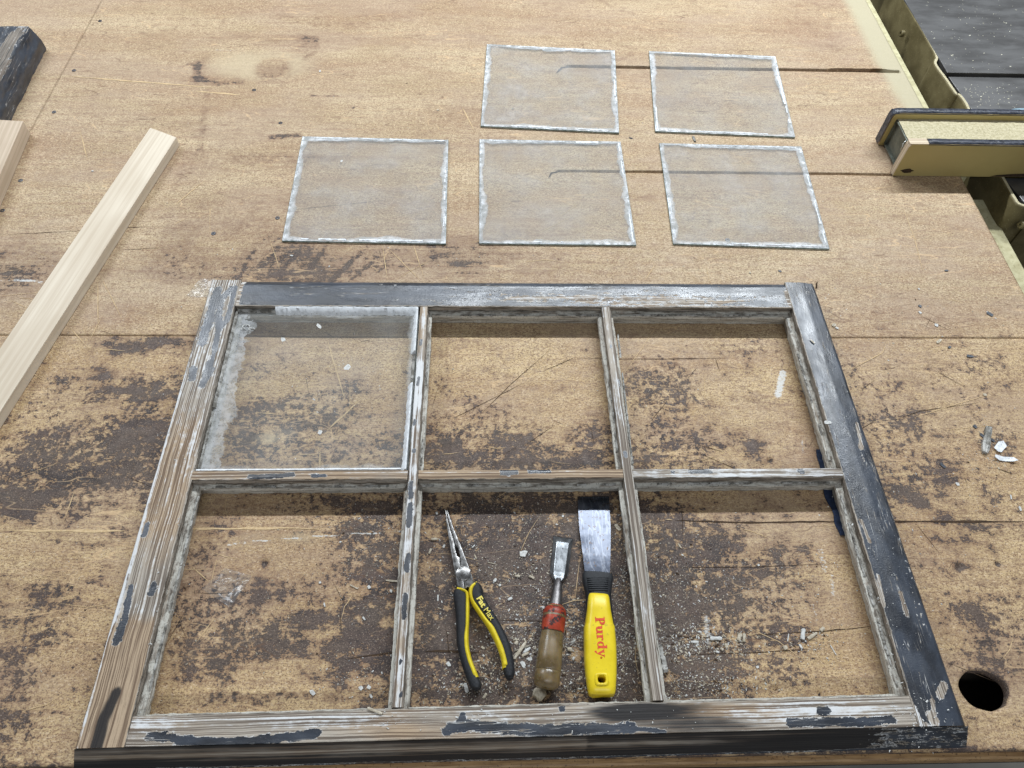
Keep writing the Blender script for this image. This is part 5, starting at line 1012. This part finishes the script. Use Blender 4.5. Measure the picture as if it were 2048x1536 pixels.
LM = {'the pliers tip': (893, 1030), 'the pliers pivot': (930, 1150), 'the pliers grips': (930, 1300), 'the pliers handle ends': (985, 1365), 'the chisel blade': (1120, 1110), 'the chisel collar': (1105, 1240), 'the chisel butt': (1090, 1380), 'the scraper blade': (1190, 1060), 'the scraper grip': (1240, 1290), 'the first upright muntin': (815, 1200), 'the second upright muntin': (1290, 1200), 'the plastic film': (455, 1175), 'the bottom rail middle': (1000, 1410), 'the bottom rail end': (700, 1410), 'the long crack in the board': (1450, 1280), 'the crack by the black stile': (1620, 1270), 'the far black stile corner': (1650, 600), 'the three big scraps': (1990, 890), 'the middle of the black stile': (1740, 900), 'the saw fence': (1800, 380), 'the pane beside the fence': (1500, 520), 'the pane standing alone': (700, 380), 'the far pane row': (1050, 200), 'the pine strip': (200, 450), 'the old water stain': (560, 130), 'the board seam': (1900, 680)}
def where(px, py):
    c = at(px, py); b_ = sorted(((at(*v) - c).length, k) for k, v in LM.items())[0]; v = at(*LM[b_[1]]); d = c - v
    side = ('right beside' if b_[0] < .012 else ('saw side of' if d.x > 0 else 'timber side of') if abs(d.x) > abs(d.y) else ('beyond' if d.y > 0 else 'in front of')); return side + ' ' + b_[1]
SZ = lambda L: 'tiny' if L < .004 else 'small' if L < .0065 else 'medium' if L < .009 else 'long'
BITS = [(1420, 1277, 1442, 1277, .0042), (1476, 1282, 1480, 1268, .0046), (1487, 1284, 1488, 1268, .0034), (1604, 1279, 1606, 1258, .0048), (1615, 1278, 1633, 1266, .0036), (1640, 1262, 1647, 1256, .004), (1381, 1284, 1396, 1284, .0028), (1450, 1288, 1454, 1296, .0040), (1568, 1292, 1572, 1300, .0048), (1575, 1283, 1577, 1268, .0013), (1058, 1152, 1069, 1157, .003), (1030, 1152, 1040, 1153, .003), (1016, 1200, 1024, 1196, .003), (863, 1079, 875, 1078, .003), (858, 1108, 862, 1098, .0026), (944, 1096, 950, 1090, .0015), (949, 1110, 953, 1118, .0015), (1134, 1298, 1144, 1299, .004), (1048, 1305, 1060, 1296, .0032), (1044, 1312, 1056, 1306, .003), (976, 1125, 990, 1128, .0008), (650, 1214, 648, 1206, .002), (1440, 1296, 1446, 1300, .003), (1356, 1088, 1362, 1096, .002), (1660, 1290, 1672, 1310, .0012), (700, 1170, 716, 1178, .0016)]
for i, (x0, y0, x1, y1, wd) in enumerate(BITS):
    splinter('putty_splinter', x0, y0, x1, y1, wd, min(.003, wd * .6), M_CHIP if i % 3 else M_FLAKE, SZ((at(x0, y0) - at(x1, y1)).length) + (' pale' if i % 3 else ' white') + ' putty splinter ' + where(x0, y0), 'pale putty splinters inside the sash', cat='putty splinter')
BIT2 = [(897, 1328, .006, .004), (1046, 1328, .008, .005), (990, 1160, .005, .004), (1230, 1050, .0001, .0001), (1060, 1318, .006, .004), (932, 1375, .012, .004), (738, 1375, .005, .004), (722, 1376, .005, .005), (742, 1392, .003, .006), (625, 1385, .005, .007), (640, 1165, .003, .003), (738, 1174, .005, .004), (782, 1182, .003, .004), (1087, 1215, .004, .003), (888, 1092, .005, .003), (728, 1237, .006, .002), (1517, 1130, .003, .003), (1365, 1110, .003, .002), (1000, 1170, .003, .003), (1126, 1032, .003, .003), (873, 1026, .004, .003), (1515, 1334, .004, .003)]
for px, py, L, Wd in BIT2[:3] + BIT2[4:]:
    flake('paint_flake', px, py, L, Wd, rnd.uniform(0, 180), M_FLAKE, SZ(L) + ' white flake ' + where(px, py), 'small white flakes inside the sash', n=6)
for px, py, L, Wd, mt in [(1560, 542, .006, .003, 1), (1980, 628, .011, .006, 1), (1940, 712, .010, .005, 1), (1893, 541, .007, .003, 1), (1899, 694, .006, .004, 1), (1964, 870, .008, .005, 1), (1950, 853, .006, .005, 1), (1985, 880, .007, .004, 1), (1840, 612, .006, .005, 1)]:
    flake('paint_flake', px, py, L, Wd, rnd.uniform(-50, 50), M_FLAKEB, SZ(L) + ' slate blue flake ' + where(px, py), 'slate blue flakes beyond the stile', n=6)
for px, py, L, Wd in [(1840, 625, .006, .004), (1873, 650, .006, .005), (1878, 682, .013, .004), (1668, 650, .007, .005), (1674, 656, .005, .004), (1970, 789, .006, .004), (1915, 968, .005, .005), (2022, 994, .008, .002), (1500, 545, .004, .003), (1838, 578, .004, .003), (640, 142, .007, .003), (1025, 217, .006, .002), (876, 220, .005, .003), (583, 511, .006, .003), (185, 342, .005, .002), (2040, 1017, .008, .003)]:
    flake('paint_flake', px, py, L, Wd, rnd.uniform(0, 180), M_FLAKE if rnd.random() < .6 else M_CHIP, SZ(L) + ' pale flake ' + where(px, py), 'pale flakes around the sash', n=6)
for px, py, L, Wd, z in [(683, 322, .007, .004, .0035), (566, 679, .008, .006, ZG), (638, 652, .010, .005, ZG), (640, 864, .007, .005, ZG), (695, 735, .012, .008, ZG)]:
    flake('paint_flake', px, py, L, Wd, rnd.uniform(0, 180), M_FLAKE, SZ(L) + ' white flake lying on glass, ' + {683: 'on the pane standing alone', 566: 'far edge of the framed pane', 638: 'far edge by the dark rail', 640: 'near the cross muntin', 695: 'in the middle of the framed pane'}[px], 'flakes on glass', z=z, n=6, th=.0004)
for k, (px, py, r_) in enumerate([(493, 655, .0045), (504, 660, .0035), (487, 660, .0025)]):
    c = at(px, py, ZG); P_ = [c + Vector((r_ * math.cos(t), r_ * .8 * math.sin(t), .001 + .0006 * t)) for t in np.linspace(0, 4.6, 12)]
    tag(wire('paint_curl', P_, .0006, M_FLAKE), ['widest', 'second', 'smallest'][k] + ' curled white paint peel in the far corner of the framed pane', 'paint curl', 'curled peels on the framed pane')
# navy strip under the stile
V, F = [], []
pp = crom([at(*p, 0) + Vector((.0035, 0, 0)) for p in [(1634, 900), (1640, 930), (1650, 985), (1664, 1020), (1673, 1048), (1680, 1072)]], 4)
for i, p in enumerate(pp):
    w_ = .0050 + .0012 * math.sin(i * .9); V += [Vector((p.x - w_, p.y, .0006 + .0008 * math.sin(i))), Vector((p.x - w_, p.y, .0016 + .0008 * math.sin(i))), Vector((p.x + w_ + .002, p.y, .0018)), Vector((p.x + w_ + .002, p.y, .0006))]
for i in range(len(pp) - 1): F += [(i * 4 + k, i * 4 + (k + 1) % 4, i * 4 + 4 + (k + 1) % 4, i * 4 + 4 + k) for k in range(4)]
F += [(0, 1, 2, 3), tuple(range(len(V) - 4, len(V)))]
tag(link('navy_strip', mesh('navy_strip', V, F), mat_simple('navy_cloth', (.008, .016, .04), (.02, .035, .08), 200, .8)), 'frayed navy blue strip sticking out from under the black stile', 'cloth strip')
# black thorn like shard at the far corner
splinter('dark_shard', 1632, 578, 1633, 566, .0012, .004, M_CRK, 'tiny black shard standing at the far corner of the black stile', cat='shard')

# crumbs and dust nobody could count
def crumbs(name, clusters, mat, seed, parent=None):
    r = np.random.RandomState(seed); P, Sz = [], []
    for px, py, rx, ry, n, s, z in clusters:
        a = r.normal(size=(n, 2)) * .5
        for i in range(n):
            c = at(px + a[i, 0] * rx, py + a[i, 1] * ry, z); P.append((c.x, c.y, z)); Sz.append(s * r.lognormal(0, .45))
    P = np.array(P); Sz = np.array(Sz); n = len(P)
    ok = (P[:, 2] > .01) | ((P[:, 1] > YF + .01) & (P[:, 0] < .80)); P, Sz = P[ok], Sz[ok]; n = len(P)
    u = np.array([(-1, -1, 0), (1, -1, 0), (1, 1, 0), (-1, 1, 0), (-.7, -.8, 1), (.8, -.7, 1), (.7, .7, 1), (-.8, .6, 1)], float)
    lx = Sz * r.uniform(.6, 2.0, n); ly = Sz * r.uniform(.35, .9, n); lz = Sz * r.uniform(.25, .7, n); t = r.uniform(0, 6.28, n)
    X = u[None, :, 0] * lx[:, None] + r.uniform(-.2, .2, (n, 8)) * Sz[:, None]; Y = u[None, :, 1] * ly[:, None]
    V = np.stack([P[:, None, 0] + X * np.cos(t)[:, None] - Y * np.sin(t)[:, None], P[:, None, 1] + X * np.sin(t)[:, None] + Y * np.cos(t)[:, None], P[:, None, 2] + .0001 + u[None, :, 2] * lz[:, None]], -1).reshape(-1, 3)
    q = np.array([(4, 5, 6, 7), (0, 1, 5, 4), (1, 2, 6, 5), (2, 3, 7, 6), (3, 0, 4, 7)])
    Q = (np.arange(n)[:, None, None] * 8 + q[None]).reshape(-1, 4)
    return tag(link(name, npmesh(name, V, Q), mat), kind='stuff')
cl = [(a, b, c, d, int(n * 1.0), s * .68, z) for a, b, c, d, n, s, z in [(960, 1150, 170, 170, 650, .00045, 0), (1090, 1170, 90, 130, 420, .0006, 0), (1080, 1300, 170, 60, 620, .0007, 0), (960, 1370, 130, 40, 260, .0006, 0), (1150, 1370, 90, 30, 160, .0006, 0), (1240, 1250, 30, 170, 330, .0005, 0), (1260, 1100, 40, 130, 150, .0005, 0),
      (1380, 1290, 140, 45, 520, .0007, 0), (1350, 1180, 110, 110, 420, .0005, 0), (1400, 1370, 150, 35, 340, .0006, 0), (1520, 1180, 160, 120, 220, .0004, 0), (1560, 1330, 150, 80, 120, .0004, 0), (1620, 1280, 60, 30, 60, .0007, 0),
      (740, 1080, 90, 160, 330, .0004, 0), (720, 1350, 100, 60, 120, .0005, 0), (560, 1200, 250, 170, 200, .0004, 0), (1000, 1020, 170, 30, 130, .0004, 0), (1000, 760, 260, 160, 60, .0004, 0), (1420, 800, 220, 180, 90, .0004, 0),
      (1850, 650, 260, 150, 110, .0005, 0), (1900, 950, 220, 130, 130, .0005, 0), (1985, 905, 60, 50, 60, .0006, 0), (1850, 1200, 260, 200, 70, .0004, 0), (1300, 1300, 80, 160, 160, .0005, 0), (200, 1100, 250, 350, 90, .0004, 0),
      (1100, 200, 900, 260, 160, .00045, 0), (300, 350, 350, 320, 60, .0005, 0), (800, 520, 900, 60, 60, .0005, 0), (1330, 1395, 60, 12, 80, .0006, 0)]]
crumbs('putty_crumb_scatter', cl, M_CHIP, 3)
crumbs('white_crumb_scatter', [(a, b, c, d, n // 2, s * 1.05, z) for a, b, c, d, n, s, z in cl] + [(1680, 850, 40, 260, 90, .00035, HS + .0005), (1780, 1200, 60, 200, 120, .00035, HS + .0005), (1150, 590, 420, 18, 90, .00035, HS + .0005), (1000, 1440, 700, 25, 110, .00035, HS + .0005), (1840, 1440, 60, 60, 60, .0004, HS + .0005), (330, 1000, 60, 300, 60, .00035, HS + .0005), (640, 780, 150, 130, 110, .00028, ZG)], M_FLAKE, 5)
crumbs('brown_crumb_scatter', [(a, b, c, d, n // 3, s, z) for a, b, c, d, n, s, z in cl], M_CRK, 8)
dz = [(1900, 60, 130, 60, 260, .0011, .0012), (1960, 120, 100, 60, 160, .0010, .0012), (1990, 190, 60, 40, 330, .0012, -.0018), (1940, 180, 40, 20, 120, .0012, -.0018), (2000, 30, 80, 60, 140, .0013, .0012)]
def crumbs2(name, clusters, mat, seed):
    global YF
    r = crumbs; return r(name, clusters, mat, seed)
r = np.random.RandomState(4); P_, F_ = [], []
for px, py, rx, ry, n, s, z in dz:
    for i in range(n // 3):
        c = at(px + r.normal() * rx * .6, py + r.normal() * ry * .6, z)
        lim = .8975 if c.y > 1.285 else .912
        if c.x < lim or not (1.0 < c.y < 1.6) or 1.255 < c.y < 1.29: continue
        sz = s * r.lognormal(0, .4) * .6; k = len(P_); t = r.uniform(0, 3)
        for a_, h in ((0, 0), (1.57, 0), (3.14, 0), (4.71, 0), (0, 1)): P_.append((c.x + (0 if h else sz * 1.4 * math.cos(a_ + t)), c.y + (0 if h else sz * .8 * math.sin(a_ + t)), z + h * sz * .5 + .0001))
        F_ += [(k, k + 1, k + 4), (k + 1, k + 2, k + 4), (k + 2, k + 3, k + 4), (k + 3, k, k + 4)]
tag(link('sawdust', mesh('sawdust', P_, F_), mat_simple('sawdust_grains', (.60, .56, .42), (.75, .72, .60), 300, .9)), kind='stuff')

# labels that still coincide are told apart by distance
_same = {}
for o in C.objects:
    if o.parent is None and o.get('label'): _same.setdefault(o['label'], []).append(o)
for k, v in _same.items():
    if len(v) > 1:
        v.sort(key=lambda o: o.location.y)
        for o, t in zip(v, ['nearer one', 'farther one'] if len(v) == 2 else ['nearest one', 'middle one', 'farthest one'] + ['far one'] * 9): o['label'] = k + ', ' + t
